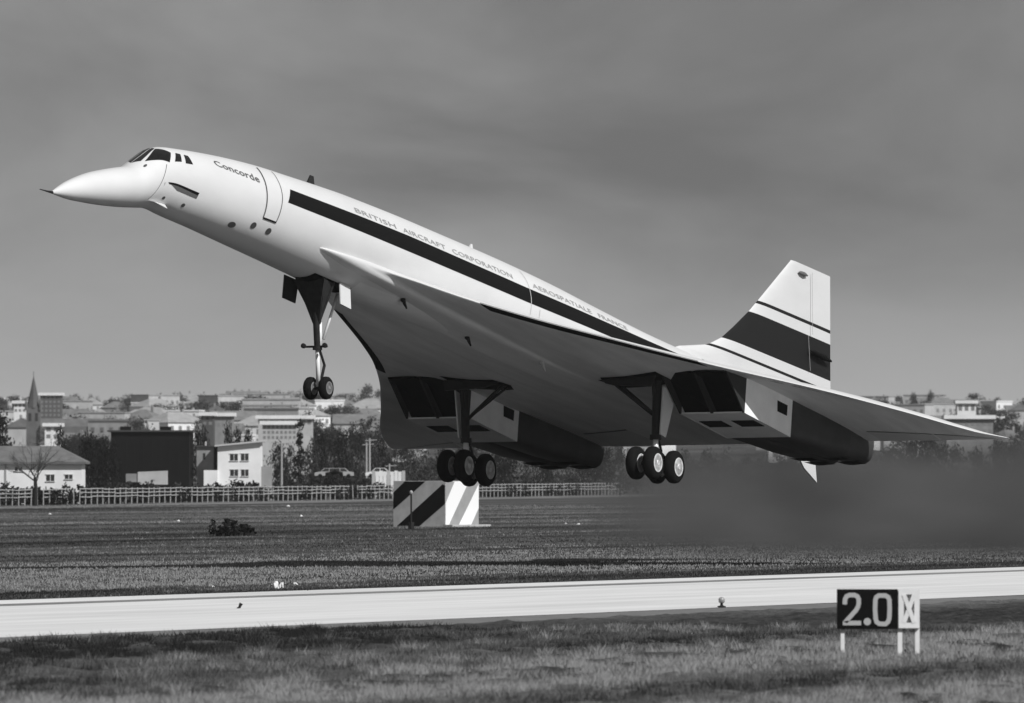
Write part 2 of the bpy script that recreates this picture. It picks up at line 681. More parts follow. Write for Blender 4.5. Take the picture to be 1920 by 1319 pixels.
door = patch('passenger_door', lambda u, v: (door_s(v, u)[0], radians(door_s(v, u)[1])), 4, 16, PAINT, air, 0.018)
door['label'] = 'tall front passenger door outlined by a dark seam'
for side in (0, 1):
    patch('door_seam', lambda u, v: (door_s(v, side)[0] + 0.05 * (u - .5), radians(door_s(v, side)[1])), 1, 16, SEAM, door, 0.024)
patch('door_sill', lambda u, v: (12.0 + .85 * u, radians(-20 - 2.4 * v)), 6, 1, DARK, door, 0.024)
patch('fuselage_seam', lambda u, v: (31.2 + .04 * u, radians(-10 + 65 * v)), 1, 12, mat('faint_seam', .48, .5), air, 0.009)
patch('door_bay_seam', lambda u, v: (31.9 + .04 * u, radians(-12 + 13 * v)), 1, 12, mat('faint_seam', .48, .5), air, 0.009)


# lettering wrapped on the fuselage
def lettering(name, text, s0, s1, z_mid, size, mt, bold=0.0):
    cu = bpy.data.curves.new(name, 'FONT')
    cu.body = text
    cu.resolution_u = 2
    cu.fill_mode = 'BOTH'
    cu.offset = bold
    to = bpy.data.objects.new(name + '_tmp', cu)
    COL.objects.link(to)
    bpy.context.view_layer.update()
    dg = bpy.context.evaluated_depsgraph_get()
    me = bpy.data.meshes.new_from_object(to.evaluated_get(dg))
    bpy.data.objects.remove(to)
    x0 = min(v.co.x for v in me.vertices)
    x1 = max(v.co.x for v in me.vertices)
    for v in me.vertices:
        s = s0 + (v.co.x - x0) / (x1 - x0) * (s1 - s0)
        zm = z_mid(s)
        zc, h, wd = fz(s)
        a = za(s, zm) + (v.co.y - .35) * size / h
        v.co = fp(s, a, 0.012)
    me.materials.clear()
    me.materials.append(mt)
    o = bpy.data.objects.new(name, me)
    COL.objects.link(o)
    o.parent = air
    return o


LET = mat('lettering_grey', .11, .5)
lettering('type_name_lettering', 'Concorde', 9.15, 11.75, lambda s: 1.17 - .03 * (s - 9.15), .40, LET, .012)
for wd_, a_, b_2 in (('BRITISH', 18.3, 21.2), ('AIRCRAFT', 21.7, 24.9), ('CORPORATION', 25.4, 30.0), ('AEROSPATIALE', 31.6, 36.5), ('FRANCE', 37.1, 39.6)):
    lettering('title_word', wd_, a_, b_2, lambda s: lerp_table([(18, 1.31), (31, 1.14), (41, 1.0)], s)[0], .30, mat('title_grey', .30, .5))

# ---- fin with painted bands
def fin():
    zs = [.6, 1.0, 1.5, 1.92, 2.03, 2.42, 3.0, 3.80, 4.21, 4.34, 5.0, 5.7, 6.25, 6.38]
    LEt = [(.6, 43.5), (1.3, 44.6), (1.42, 45.2), (1.70, 46.8), (1.98, 48.0), (2.5, 49.23), (3.8, 51.15), (4.3, 51.8), (6.38, 54.43)]
    TEt = [(.6, 58.75), (2.36, 58.44), (6.36, 57.86), (6.4, 57.85)]
    bands = []
    for a, b in zip(zs, zs[1:]):
        m_ = (a + b) / 2
        bands.append(1 if (1.92 < m_ < 2.03 or 2.42 < m_ < 3.80 or 4.21 < m_ < 4.34) else 0)
    us = [0, .004, .015, .04, .09, .17, .28, .42, .56, .7, .85, .93, 1]
    b_ = MB()
    for side in (1, -1):
        for i in range(len(zs) - 1):
            rows = []
            for z in (zs[i], zs[i + 1]):
                le, te = lerp_table(LEt, z)[0], lerp_table(TEt, z)[0]
                th = .16 * (te - le) / 10 + .03
                th = min(th, .2)
                rows.append([B(le + (te - le) * u, side * th * (2.6 * sqrt(u) * (1 - u) if u < .15 else .86 * sqrt(.15) * 2.6 * (1 - u) ** .8), z) for u in us])
            # bands: the lower thin line fades into the root before the trailing edge
            b_.grid(rows, k=bands[i])
    # tip cap
    z = zs[-1]
    le, te = lerp_table(LEt, z)[0], lerp_table(TEt, z)[0]
    th = .16 * (te - le) / 10 + .03
    top = [[B(le + (te - le) * u, sd * th * (2.6 * sqrt(u) * (1 - u) if u < .15 else .86 * sqrt(.15) * 2.6 * (1 - u) ** .8), z) for u in us] for sd in (1, -1)]
    b_.grid(top)
    o = b_.build('tail_fin', None, air, smooth=True, mats=[PAINT, FINP], sharp=35)
    o['label'] = 'swept white tail fin with one broad and two thin dark bands'
    # rudder hinge line and actuator fairing
    c = MB()
    for z0, z1 in ((2.45, 3.78), (3.85, 6.2)):
        c.add([B(56.35, .15, z0), B(56.38, .15, z0), B(56.08, .125, z1), B(56.05, .125, z1)], [(0, 1, 2, 3)])
    c.build('rudder_hinge', mat('hinge_grey', .3, .6), o)
    c = MB()
    c.lathe(B(54.9, .13, 6.0), (-1, 0, 0), [(0, .01), (.15, .07), (.45, .09), (.75, .03)], 10)
    c.build('tip_fairing', mat('fairing_grey', .12, .5), o)
    c = MB()
    c.lathe(B(56.2, .2, 3.2), (-1, 0, -.05), [(0, .02), (.3, .1), (1.2, .12), (1.8, .04)], 10)
    c.build('rudder_actuator', BLACKP, o)
    return o


fin()
# line sweeping from fin base down the tail
patch('tail_line', lambda u, v: ((lambda s: (s, radians(60 - 1.4 * (s - 46.5)) + radians(4.5 * (v - .5) * (1 - .4 * u))))(46.6 + 8 * u)), 40, 2, FINP, air, 0.008)

# ---- wings
LEW = [(0.0, 14.5, -.46), (0.9, 15.6, -.46), (1.25, 16.1, -.47), (1.42, 17.6, -.48), (1.5, 19.9, -.50), (2.0, 21.66, -.62), (2.6, 23.49, -.78), (3.2, 25.3, -.90), (4.0, 27.74, -1.0), (5.0, 30.58, -1.08), (6.0, 33.21, -1.17), (7.0, 35.45, -1.26),
       (8.0, 37.51, -1.33), (9.0, 39.40, -1.42), (10.0, 41.29, -1.55), (11.0, 43.10, -1.71), (11.8, 44.75, -1.85), (12.3, 46.05, -1.90), (12.6, 46.75, -1.89), (12.8, 47.35, -1.87)]
TEW = [(0.9, 48.5, -1.72), (3.5, 48.35, -1.75), (8, 47.9, -1.80), (12.8, 47.62, -1.86)]
THK = [(0, .98), (0.9, .86), (1.5, .84), (3, .74), (4, .66), (6, .48), (8, .34), (10, .24), (12, .13), (12.8, .04)]
BMP = [(0.9, .02), (2, .03), (4, .14), (6, .28), (7.5, .34), (9.5, .27), (11, .17), (12.5, .02), (12.8, 0)]


def wing_pt(y, u, side):
    """side +1 upper, -1 lower"""
    le, zl = smooth_table(LEW, y)
    te, zt = lerp_table(TEW, y)
    th = lerp_table(THK, y)[0]
    bm_ = lerp_table(BMP, y)[0]
    x = le + (te - le) * u
    prof = 1.0 * sqrt(max(0, min(1, u / .08))) * (0.42 + .58 * min(1, u / .45) if u < .45 else 1.0) * (1.0 if u < .55 else max(0.04, (1 - u) / .45))
    zc = zl + (zt - zl) * u + bm_ * 4 * u * (1 - u) * (1.25 - .5 * u)
    return x, zc + side * th / 2 * prof


ELEVON0 = .90


def wing(sgn):
    ysn = [0.0, 0.3, 0.6, 0.9, 1.1, 1.25, 1.35, 1.42, 1.46, 1.5, 1.6, 1.8] + rng(2, 12.2, .3) + [12.3, 12.45, 12.6, 12.7, 12.8]
    us = [0, .0015, .004, .01, .02, .035, .06, .1, .15, .22, .3, .4, .5, .6, .7, .8, .86, .90, .95, 1]
    b_ = MB()
    for side in (1, -1):
        rows = [[(lambda q: B(q[0], sgn * y, q[1]))(wing_pt(y, u, side)) for u in us] for y in ysn]
        b_.grid(rows, k=0 if side == 1 else 1)
    o = b_.build('wing', None, air, smooth=True, mats=[PAINT, UNDER])
    o['label'] = ('left' if sgn > 0 else 'right') + ' delta wing with slender curved leading edge'
    # elevon gaps: each elevon is a piece with its own grey gap line
    for (ya, yb) in ((1.75, 3.85), (7.45, 9.9), (10.0, 12.3)):
        c = MB()
        rows = [[(lambda q: B(q[0], sgn * y, q[1] - .012))(wing_pt(y, u, -1)) for u in (.885, .90, .93, .97, 1.0)] for y in rng(ya, yb, .3)]
        c.grid(rows)
        rows = [[(lambda q: B(q[0], sgn * y, q[1] + .012))(wing_pt(y, u, 1)) for u in (.885, .90, .93, .97, 1.0)] for y in rng(ya, yb, .3)]
        c.grid(rows)
        c.build('elevon', mat('elevon_paint', .6, .45, .06, 1), o, smooth=True)
        c = MB()
        rows = [[(lambda q: B(q[0], sgn * y, q[1] - .018))(wing_pt(y, u, -1)) for u in (.880, .887)] for y in rng(ya, yb, .3)]
        c.grid(rows)
        c.build('elevon_gap', SEAM, o)
    # dark de-icing strip along the inner leading edge
    c = MB()
    ysd = rng(2.95, 6.55, .15)
    wdt = .42

    def strip_rows(side):
        rows = []
        for y in ysd:
            le = smooth_table(LEW, y)[0]
            te = lerp_table(TEW, y)[0]
            r = []
            for t in (0, .02, .06, .12, .25, .4, .6, .8, 1):
                u = t * (wdt * 1.9 if side < 0 else .02) / (te - le)
                q = wing_pt(y, u, side)
                r.append(B(q[0] - .008, sgn * y, q[1] + side * .008))
            rows.append(r)
        return rows
    c.grid(strip_rows(-1))
    c.grid(strip_rows(1))
    c.build('deicing_strip', DARK, o, smooth=True)
    return o


wp = wing(1)
ws = wing(-1)


def wing_low(s, y):
    le = smooth_table(LEW, y)[0]
    te = lerp_table(TEW, y)[0]
    return wing_pt(y, max(0, min(1, (s - le) / (te - le))), -1)[1]


# ---- engine nacelles
NY0, NY1 = 4.3, 6.9
NYM = (NY0 + NY1) / 2


def zbot(s):
    return lerp_table([(36, -2.50), (37.6, -2.52), (41.5, -2.76), (45, -2.74), (48.6, -2.56)], s)[0]


def nacelle(sgn):
    def Y(y):
        return sgn * y
    root = empty('engine_nacelle')
    root.parent = air
    root['label'] = ('left' if sgn > 0 else 'right') + ' twin-engine nacelle with open box intakes'
    NAC = mat('nacelle_paint', .86, .42, .08, 1.2)
    lipT, lipB, END = 35.9, 37.7, 41.5
    t = .06
    LIP = mat('intake_lip_dark', .03, .5)
    c = MB()
    for (ya, yb, kk) in ((NY0, NY0 + t, 0), (NYM - .05, NYM + .05, 1), (NY1 - t, NY1, 0)):
        def ztop(s_):
            return min(wing_low(s_, ya), wing_low(s_, yb)) + .10
        # raked dark front edge, then painted wall
        c.hexa([B(lipB - .05, Y(ya), zbot(lipB)), B(lipB, Y(ya), zbot(lipB)), B(lipB, Y(yb), zbot(lipB)), B(lipB - .05, Y(yb), zbot(lipB)),
                B(lipT, Y(ya), ztop(lipT)), B(lipB, Y(ya), ztop(lipB)), B(lipB, Y(yb), ztop(lipB)), B(lipT, Y(yb), ztop(lipT))], 1)
        n = 8
        for i in range(n):
            s0, s1 = lipB + (END - lipB) * i / n, lipB + (END - lipB) * (i + 1) / n
            d_ = .03 * kk
            c.hexa([B(s0, Y(ya), zbot(s0) + d_), B(s1, Y(ya), zbot(s1) + d_), B(s1, Y(yb), zbot(s1) + d_), B(s0, Y(yb), zbot(s0) + d_),
                    B(s0, Y(ya), ztop(s0)), B(s1, Y(ya), ztop(s1)), B(s1, Y(yb), ztop(s1)), B(s0, Y(yb), ztop(s0))], kk)
    c.build('intake_wall', None, root, mats=[NAC, LIP])
    c = MB()
    c.hexa([B(lipB, Y(NY0 + .004), zbot(lipB) + .004), B(END, Y(NY0 + .004), zbot(END) + .004), B(END, Y(NY1 - .004), zbot(END) + .004), B(lipB, Y(NY1 - .004), zbot(lipB) + .004),
            B(lipB, Y(NY0 + .01), zbot(lipB) + .05), B(END, Y(NY0 + .01), zbot(END) + .1), B(END, Y(NY1 - .01), zbot(END) + .1), B(lipB, Y(NY1 - .01), zbot(lipB) + .05)])
    c.build('intake_floor', NAC, root)
    c = MB()
    # dark duct: roof ramp and closing wall
    for (ya, yb) in ((NY0 + t + .004, NYM - .064), (NYM + .064, NY1 - t - .004)):
        c.hexa([B(lipT + .05, Y(ya), -1.34), B(40.2, Y(ya), -2.0), B(40.2, Y(yb), -2.0), B(lipT + .05, Y(yb), -1.34),
                B(lipT + .05, Y(ya), -1.28), B(40.2, Y(ya), -1.2), B(40.2, Y(yb), -1.2), B(lipT + .05, Y(yb), -1.28)])
        c.box(-40.3, -40.15, min(Y(ya), Y(yb)), max(Y(ya), Y(yb)), -2.60, -1.15)
        for yy in (ya + .005, yb - .005):
            c.add([B(lipT + .5, Y(yy), -1.3), B(lipB + .35, Y(yy), -2.52), B(40.2, Y(yy), -2.6), B(40.2, Y(yy), -1.2)], [(0, 1, 2, 3)])
        c.add([B(lipB + .3, Y(ya), zbot(lipB + .3) + .062), B(lipB + .3, Y(yb), zbot(lipB + .3) + .062), B(40.2, Y(yb), zbot(40.2) + .108), B(40.2, Y(ya), zbot(40.2) + .108)], [(0, 1, 2, 3)])
    c.build('intake_duct', DARK, root)
    # spill / auxiliary doors under each intake
    for yc in ((NY0 + NYM) / 2, (NYM + NY1) / 2):
        c = MB()
        sA, sB = 38.85, 39.75
        for sa_, sb_ in ((sA, sB),):
            c.hexa([B(sa_, Y(yc - .45), zbot(sa_) - .012), B(sb_, Y(yc - .45), zbot(sb_) - .012), B(sb_, Y(yc + .45), zbot(sb_) - .012), B(sa_, Y(yc + .45), zbot(sa_) - .012),
                    B(sa_, Y(yc - .45), zbot(sa_) + .003), B(sb_, Y(yc - .45), zbot(sb_) + .003), B(sb_, Y(yc + .45), zbot(sb_) + .003), B(sa_, Y(yc + .45), zbot(sa_) + .003)])
        c.build('auxiliary_door', DARK, root)
    for yy in (NY0 - .008, NY1 + .008):
        c = MB()
        c.add([B(40.3, Y(yy), -2.02), B(41.1, Y(yy), -2.05), B(41.1, Y(yy), -1.66), B(40.25, Y(yy), -1.62)], [(0, 1, 2, 3)])
        c.build('bleed_vent', DARK, root)
    # engine bays: two rounded boxes, dark metal, closing to the nozzles
    for yc in ((NY0 + NYM) / 2 , (NYM + NY1) / 2):
        c = MB()
        rows = []
        n = 28
        for s in [END, END + .02] + rng(41.9, 46.4, .5) + [46.42, 46.5, 47.2, 48.0, 48.5, 48.52, 48.0]:
            zb = zbot(s) + (.02 if s < END + .01 else 0)
            zt = lerp_table([(41, -1.0), (46.4, -1.25), (48.6, -1.05)], s)[0]
            hw_ = .66 if s < 46.45 else lerp_table([(46.45, .65), (48.6, .60)], s)[0]
            if s == 48.0 and rows and len(rows) > 15:
                hw_ -= .1
                zb += .12
                zt -= .12
            e = lerp_table([(41, .22), (43, .38), (46.5, .55), (48.5, .62)], s)[0]
            cz, hh = (zb + zt) / 2, (zt - zb) / 2
            r = []
            for j in range(n):
                a = 2 * pi * j / n
                ca, sa = cos(a), sin(a)
                r.append(B(s, Y(yc) + hw_ * math.copysign(abs(ca) ** e, ca), cz + hh * math.copysign(abs(sa) ** e, sa)))
            rows.append(r)
        c.grid(rows, closed=True)
        c.f.append(tuple(range(n)))
        c.k.append(0)
        c.f.append(tuple(len(c.v) - n + j for j in range(n)))
        c.k.append(0)
        c.build('engine_bay', METAL, root, smooth=True, sharp=40)
        # nozzle lower bucket lip
        c = MB()
        for (sa_, sb_, d) in ((46.35, 47.0, .07), (47.5, 48.35, .08)):
            rows = []
            for i in range(7):
                s = sa_ + (sb_ - sa_) * i / 6
                dz = d * sin(pi * i / 6)
                rows.append([B(s, Y(yc) + .45 * (k / 4.0), zbot(s) - .012 - dz * (1 - (k / 4.0) ** 2)) for k in range(-4, 5)])
            c.grid(rows)
        c.build('nozzle_bucket', DARK, root, smooth=True)
        c = MB()
        c.lathe(B(48.02, Y(yc), -1.8), (-1, 0, 0), [(0, .5), (.02, .5)], 20)
        c.build('jet_pipe', DARK, root)
    return root


nacelle(1)
nacelle(-1)


# ---- landing gear
def wheel(s, y, z, R, W, parent, sgn=1, name='wheel', hubm=None):
    c = MB()
    hw_ = W / 2
    c.lathe(B(s, y - hw_, z), (0, 1, 0), [(0, R * .55), (0.0, R * .72), (hw_ * .12, R * .86), (hw_ * .45, R * .97), (hw_, R), (hw_ * 1.55, R * .97), (hw_ * 1.88, R * .86), (W, R * .72), (W, R * .55)], 28)
    t = c.build(name, RUBBER, parent, smooth=True, sharp=60)
    c = MB()
    e_ = hw_ + .025
    c.lathe(B(s, y - e_, z), (0, 1, 0), [(.03, R * .05), (.0, R * .14), (.035, R * .20), (.05, R * .40), (.02, R * .46), (.02, R * .56), (.06, R * .60), (2 * e_ - .06, R * .60), (2 * e_ - .02, R * .56), (2 * e_ - .02, R * .46), (2 * e_ - .05, R * .40), (2 * e_ - .035, R * .20), (2 * e_, R * .14), (2 * e_ - .03, R * .05)], 24)
    c.build('hub', hubm or HUB, t, smooth=True, sharp=40)
    return t


def main_gear(sgn):
    sx, yy, zz = 36.9, 3.84 * sgn, -4.52
    c = MB()
    top = B(36.45, 3.95 * sgn, -1.5)
    mid = B(36.75, 3.87 * sgn, -3.55)
    c.tube([top, B(36.62, 3.9 * sgn, -2.6), mid], [.17, .16, .155], 12)
    c.tube([B(36.75, 3.86 * sgn, -3.45), B(36.76, 3.86 * sgn, -3.62)], .21, 12)
    c.tube([B(36.2, 3.9 * sgn, -1.55), B(36.6, 3.88 * sgn, -2.8)], .06, 8)
    # torque links
    c.tube([B(36.95, 3.86 * sgn, -3.5), B(37.3, 3.85 * sgn, -3.95)], .05, 6)
    c.tube([B(37.3, 3.85 * sgn, -3.95), B(36.98, 3.84 * sgn, -4.4)], .05, 6)
    # bogie beam and axles
    tilt = .06
    c.tube([B(sx - .85, yy, zz - tilt), B(sx + .85, yy, zz + tilt)], .13, 10)
    for k in (-1, 1):
        c.tube([B(sx + k * .82, yy - .5, zz + k * tilt), B(sx + k * .82, yy + .5, zz + k * tilt)], .07, 8)
    leg = c.build('main_gear_leg', STEEL, air, smooth=True, sharp=40)
    leg['label'] = ('left' if sgn > 0 else 'right') + ' main landing gear leg with four-wheel bogie'
    c = MB()
    c.tube([mid, B(36.9, 3.84 * sgn, -4.45)], .105, 12)
    c.build('oleo_piston', CHROME, leg, smooth=True)
    c = MB()
    c.tube([B(36.3, 2.2 * sgn, -1.55), B(36.68, 3.8 * sgn, -2.75)], .07, 8)
    c.tube([B(36.75, 2.3 * sgn, -1.58), B(36.72, 3.8 * sgn, -2.72)], .05, 8)
    c.build('side_stay', STEEL, leg, smooth=True)
    # outboard leg door
    c = MB()
    yo = 4.22 * sgn
    c.hexa([B(36.35, yo, -1.75), B(37.35, yo, -1.85), B(37.35, yo + .05 * sgn, -1.85), B(36.35, yo + .05 * sgn, -1.75),
            B(36.6, 4.08 * sgn, -3.45), B(37.05, 4.08 * sgn, -3.5), B(37.05, 4.13 * sgn, -3.5), B(36.6, 4.13 * sgn, -3.45)])
    c.build('leg_door', PAINT, leg)
    # shade of the open wheel bay, painted as a flat black sheet
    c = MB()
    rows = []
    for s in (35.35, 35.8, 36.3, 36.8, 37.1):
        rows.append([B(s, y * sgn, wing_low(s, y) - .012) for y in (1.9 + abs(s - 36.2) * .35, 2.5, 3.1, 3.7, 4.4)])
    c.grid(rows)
    c.build('wheel_bay_shade', DARK, leg)
    # bay door hanging edge-on
    c = MB()
    c.hexa([B(35.55, 2.0 * sgn, -1.62), B(35.65, 2.0 * sgn, -1.62), B(35.65, 4.3 * sgn, -1.5), B(35.55, 4.3 * sgn, -1.5),
            B(35.5, 2.6 * sgn, -1.82), B(35.6, 2.6 * sgn, -1.82), B(35.6, 4.2 * sgn, -1.9), B(35.5, 4.2 * sgn, -1.9)])
    c.build('bay_door', STEEL, leg)
    for k in (-1, 1):
        for l in (-1, 1):
            wheel(sx + k * .82, yy + l * .34, zz + k * tilt, .60, .40, air)


main_gear(1)
main_gear(-1)


def nose_gear():
    c = MB()
    c.tube([B(17.95, 0, -1.2), B(18.25, 0, -2.6), B(18.45, 0, -3.5)], [.13, .12, .11], 12)
    c.tube([B(18.45, 0, -3.42), B(18.47, 0, -3.56)], .17, 12)
    for l in (-1, 1):
        c.tube([B(17.6, l * .52, -1.15), B(18.3, l * .08, -2.65)], .075, 8)
        c.tube([B(18.4, l * .52, -1.15), B(18.32, l * .08, -2.6)], .05, 8)
        c.tube([B(18.42, 0, -3.45), B(18.40, l * .42, -3.45)], .04, 6)
        c.lathe(B(18.32, l * .42, -3.45), (1, 0, 0), [(0, .03), (.05, .085), (.14, .09), (.16, .02)], 10)
    c.tube([B(18.72, -.42, -4.85), B(18.72, .42, -4.85)], .06, 8)
    c.tube([B(18.55, .05, -3.55), B(18.95, .05, -4.0)], .05, 6)
    c.tube([B(18.95, .05, -4.0), B(18.78, .03, -4.7)], .055, 6)
    leg = c.build('nose_gear_leg', STEEL, air, smooth=True, sharp=40)
    c = MB()
    c.tube([B(18.40, 0.05, -2.6), B(18.52, 0.05, -3.5)], .085, 10)
    c.tube([B(18.46, 0, -3.5), B(18.72, 0, -4.8)], .075, 10)
    c.build('oleo_piston', CHROME, leg, smooth=True)
    c = MB()
    c.tube([B(19.0, .34, -1.5), B(18.62, .12, -3.15)], .05, 8)
    c.build('drag_strut', CHROME, leg, smooth=True)
    # V-shaped fairing in front of the leg
    c = MB()
    c.hexa([B(17.5, -.62, -1.25), B(18.3, -.5, -1.25), B(18.3, .5, -1.25), B(17.5, .62, -1.25),
            B(18.18, -.12, -2.5), B(18.3, -.1, -2.5), B(18.3, .1, -2.5), B(18.18, .12, -2.5)])
    c.build('leg_fairing', mat('fairing_dark', .03, .6, .3, 5), leg)
    # bay doors
    c = MB()
    c.hexa([B(17.1, -.72, -1.15), B(18.0, -.66, -1.2), B(18.0, -.70, -1.2), B(17.1, -.76, -1.15), B(17.15, -.76, -1.95), B(17.95, -.70, -2.0), B(17.95, -.74, -2.0), B(17.15, -.8, -1.95)])
    c.build('bay_door', STEEL, leg)
    c = MB()
    c.hexa([B(18.55, .62, -1.18), B(19.3, .62, -1.22), B(19.3, .66, -1.22), B(18.55, .66, -1.18), B(18.5, .74, -1.95), B(19.25, .74, -2.0), B(19.25, .78, -2.0), B(18.5, .78, -1.95)])
    d = c.build('bay_door', PAINT, leg)
    d['label'] = 'small white nose gear door hanging open'
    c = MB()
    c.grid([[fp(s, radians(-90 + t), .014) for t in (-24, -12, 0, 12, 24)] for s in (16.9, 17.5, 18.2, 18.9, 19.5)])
    c.build('wheel_bay_shade', DARK, leg)  # black sheet laid on the belly as the bay's painted shade
    for l in (-1, 1):
        wheel(18.72, l * .30, -4.85, .40, .27, air, hubm=mat('nose_hub_grey', .22, .5, .3, 6))


nose_gear()

# sooty stains under the outer wing behind the leading edge
rs_ = random.Random(9)
for y0 in (7.75, 8.2, 8.55, 8.95, 9.3):
    c = MB()
    rows = []
    for i in range(7):
        y = y0 + .32 * i / 6
        h_ = .012 * sin(pi * (i + .2) / 6.4) * (.6 + .8 * rs_.random())
        rows.append([(lambda q: B(q[0], y, q[1] - .03))(wing_pt(y, u, -1)) for u in (.075 - h_, .075 + h_)])
    c.grid(rows)
    c.build('soot_stain', mat('soot_stain', .03, .8), wp)

# tail bumper and small masts
c = MB()
c.hexa([B(55.2, -.06, -.35), B(57.2, -.06, -.15), B(57.2, .06, -.15), B(55.2, .06, -.35), B(56.6, -.03, -1.25), B(57.75, -.03, -1.62), B(57.75, .03, -1.62), B(56.6, .03, -1.25)])
c.build('tail_bumper', PAINT, air)
for (s, y, z, hgt, ch) in ((16.9, 0, 2.0, .32, .5), (28.8, 0, 1.93, .24, .34)):
    c = MB()
    c.hexa([B(s, -.05, z - .05), B(s + ch, -.05, z - .05), B(s + ch, .05, z - .05), B(s, .05, z - .05), B(s + .2, -.02, z + hgt), B(s + ch * .85, -.02, z + hgt), B(s + ch * .85, .02, z + hgt), B(s + .2, .02, z + hgt)])
    c.build('blade_antenna', STEEL if s < 20 else PAINT, air)
for (s, y) in ((22.6, .95), (28.2, .55), (32.4, 1.35)):
    z = wing_low(s, max(y, .95))
    c = MB()
    c.tube([B(s, y, z + .03), B(s + .12, y, z - .16), B(s + .3, y, z - .3)], [.07, .06, .03], 8)
    c.lathe(B(s - .02, y, z - .02), (0, 0, -1), [(0, .09), (.08, .08), (.13, .02)], 10)
    c.build('belly_mast', mat('mast_light', .5, .4) if s > 30 else STEEL, air)

# ================================================================== NEAR AIRFIELD THINGS
SIGNW = mat('sign_white', .78, .5, .06, 6)
SIGNB = mat('sign_black', .004, .6)


def distance_sign():
    D = 180.0
    s = F_PX / D

    def X(px):
        return (px - 960) / s

    def Z(py):
        return (1235 - py) / s
    root = empty('distance_marker_sign', (X(1627), D, 0))
    tag(root, 'black distance board reading 2.0 beside a white cross-braced frame on white posts', 'sign')
    ox = X(1627)

    def L(px):
        return X(px) - ox
    c = MB()
    c.box(L(1569), L(1683), -.03, .03, Z(1180), Z(1105))
    pb = c.build('board', SIGNB, root)
    for px, w_ in ((1580, .036), (1687.5, .042), (1720, .042)):
        c = MB()
        c.box(L(px) - w_, L(px) + w_, .032, .12, -.25, Z(1108) if px > 1600 else Z(1130))
        c.build('post', SIGNW, root)
    # cross braced frame
    x0, x1, z0, z1 = L(1684.5), L(1724), Z(1178), Z(1105)
    c = MB()
    c.box(x0, x0 + .10, -.03, .028, z0, z1)
    c.box(x1 - .10, x1, -.03, .028, z0, z1)
    c.box(x0 + .10, x1 - .10, -.03, .028, z0, z0 + .10)
    c.box(x0 + .10, x1 - .10, -.03, .028, z1 - .10, z1)
    c.build('frame', SIGNW, root)
    c = MB()
    for sg in (1, -1):
        a = Vector((x0 + .10, 0, z0 + .10 if sg > 0 else z1 - .10))
        b = Vector((x1 - .10, 0, z1 - .10 if sg > 0 else z0 + .10))
        d = (b - a).normalized()
        n_ = Vector((-d.z, 0, d.x)) * .04
        y0 = -.034 if sg > 0 else -.038
        c.hexa([a - n_ + Vector((0, y0, 0)), b - n_ + Vector((0, y0, 0)), b - n_ + Vector((0, .02, 0)), a - n_ + Vector((0, .02, 0)),
                a + n_ + Vector((0, y0, 0)), b + n_ + Vector((0, y0, 0)), b + n_ + Vector((0, .02, 0)), a + n_ + Vector((0, .02, 0))])
    c.build('cross_brace', SIGNW, root)
    c = MB()
    c.box(x0 + .08, x1 - .08, .0285, .031, z0 + .02, z1 - .02)
    c.build('backing_sheet', mat('sign_backing', .36, .7, .1, 5), root)
    # numerals as flat raised strokes, coordinates in photograph crop units
    k = 5.497

    def q(cx, cy_):
        return Vector((L(1500 + cx / k), 0, Z(1040 + cy_ / k)))

    def stroke(name, pts, wpx, closed=False):
        P = [q(*p) for p in pts]
        hw_ = wpx / k / s / 2
        n = len(P)
        Lft, Rgt = [], []
        for i in range(n):
            if closed:
                d0 = (P[i] - P[i - 1]).normalized()
                d1 = (P[(i + 1) % n] - P[i]).normalized()
            else:
                d0 = (P[i] - P[max(i - 1, 0)])
                d1 = (P[min(i + 1, n - 1)] - P[i])
                d0 = d0.normalized() if d0.length > 0 else d1.normalized()
                d1 = d1.normalized() if d1.length > 0 else d0
            d = (d0 + d1).normalized()
            nn = Vector((-d.z, 0, d.x))
            m_ = hw_ / max(.5, d.dot(d0))
            Lft.append(P[i] + nn * m_)
            Rgt.append(P[i] - nn * m_)
        c2 = MB()
        rng_ = range(n if closed else n - 1)
        yf, yb = Vector((0, -.04, 0)), Vector((0, -.0305, 0))
        for i in rng_:
            j = (i + 1) % n
            c2.hexa([Lft[i] + yb, Lft[j] + yb, Rgt[j] + yb, Rgt[i] + yb, Lft[i] + yf, Lft[j] + yf, Rgt[j] + yf, Rgt[i] + yf])
        c2.build(name, mat('numeral_paint', .42, .6), pb)
    stroke('numeral', [(460, 515), (463, 460), (480, 430), (510, 418), (560, 418), (590, 432), (603, 460), (605, 500), (595, 540), (575, 575), (462, 700), (462, 706), (628, 706)], 46)
    stroke('numeral', [(775, 470), (785, 440), (810, 423), (880, 423), (908, 440), (920, 470), (922, 560), (918, 660), (905, 695), (880, 716), (815, 714), (788, 695), (778, 660), (772, 560)], 46, True)
    c = MB()
    p0 = q(692, 692)
    c.lathe(p0 + Vector((0, -.0305, 0)), (0, -1, 0), [(0, .07), (.0095, .07)], 14)
    c.build('decimal_point', mat('numeral_paint', .42, .6), pb)


distance_sign()


PALEW_L = mat('lamp_pale', .4, .5)


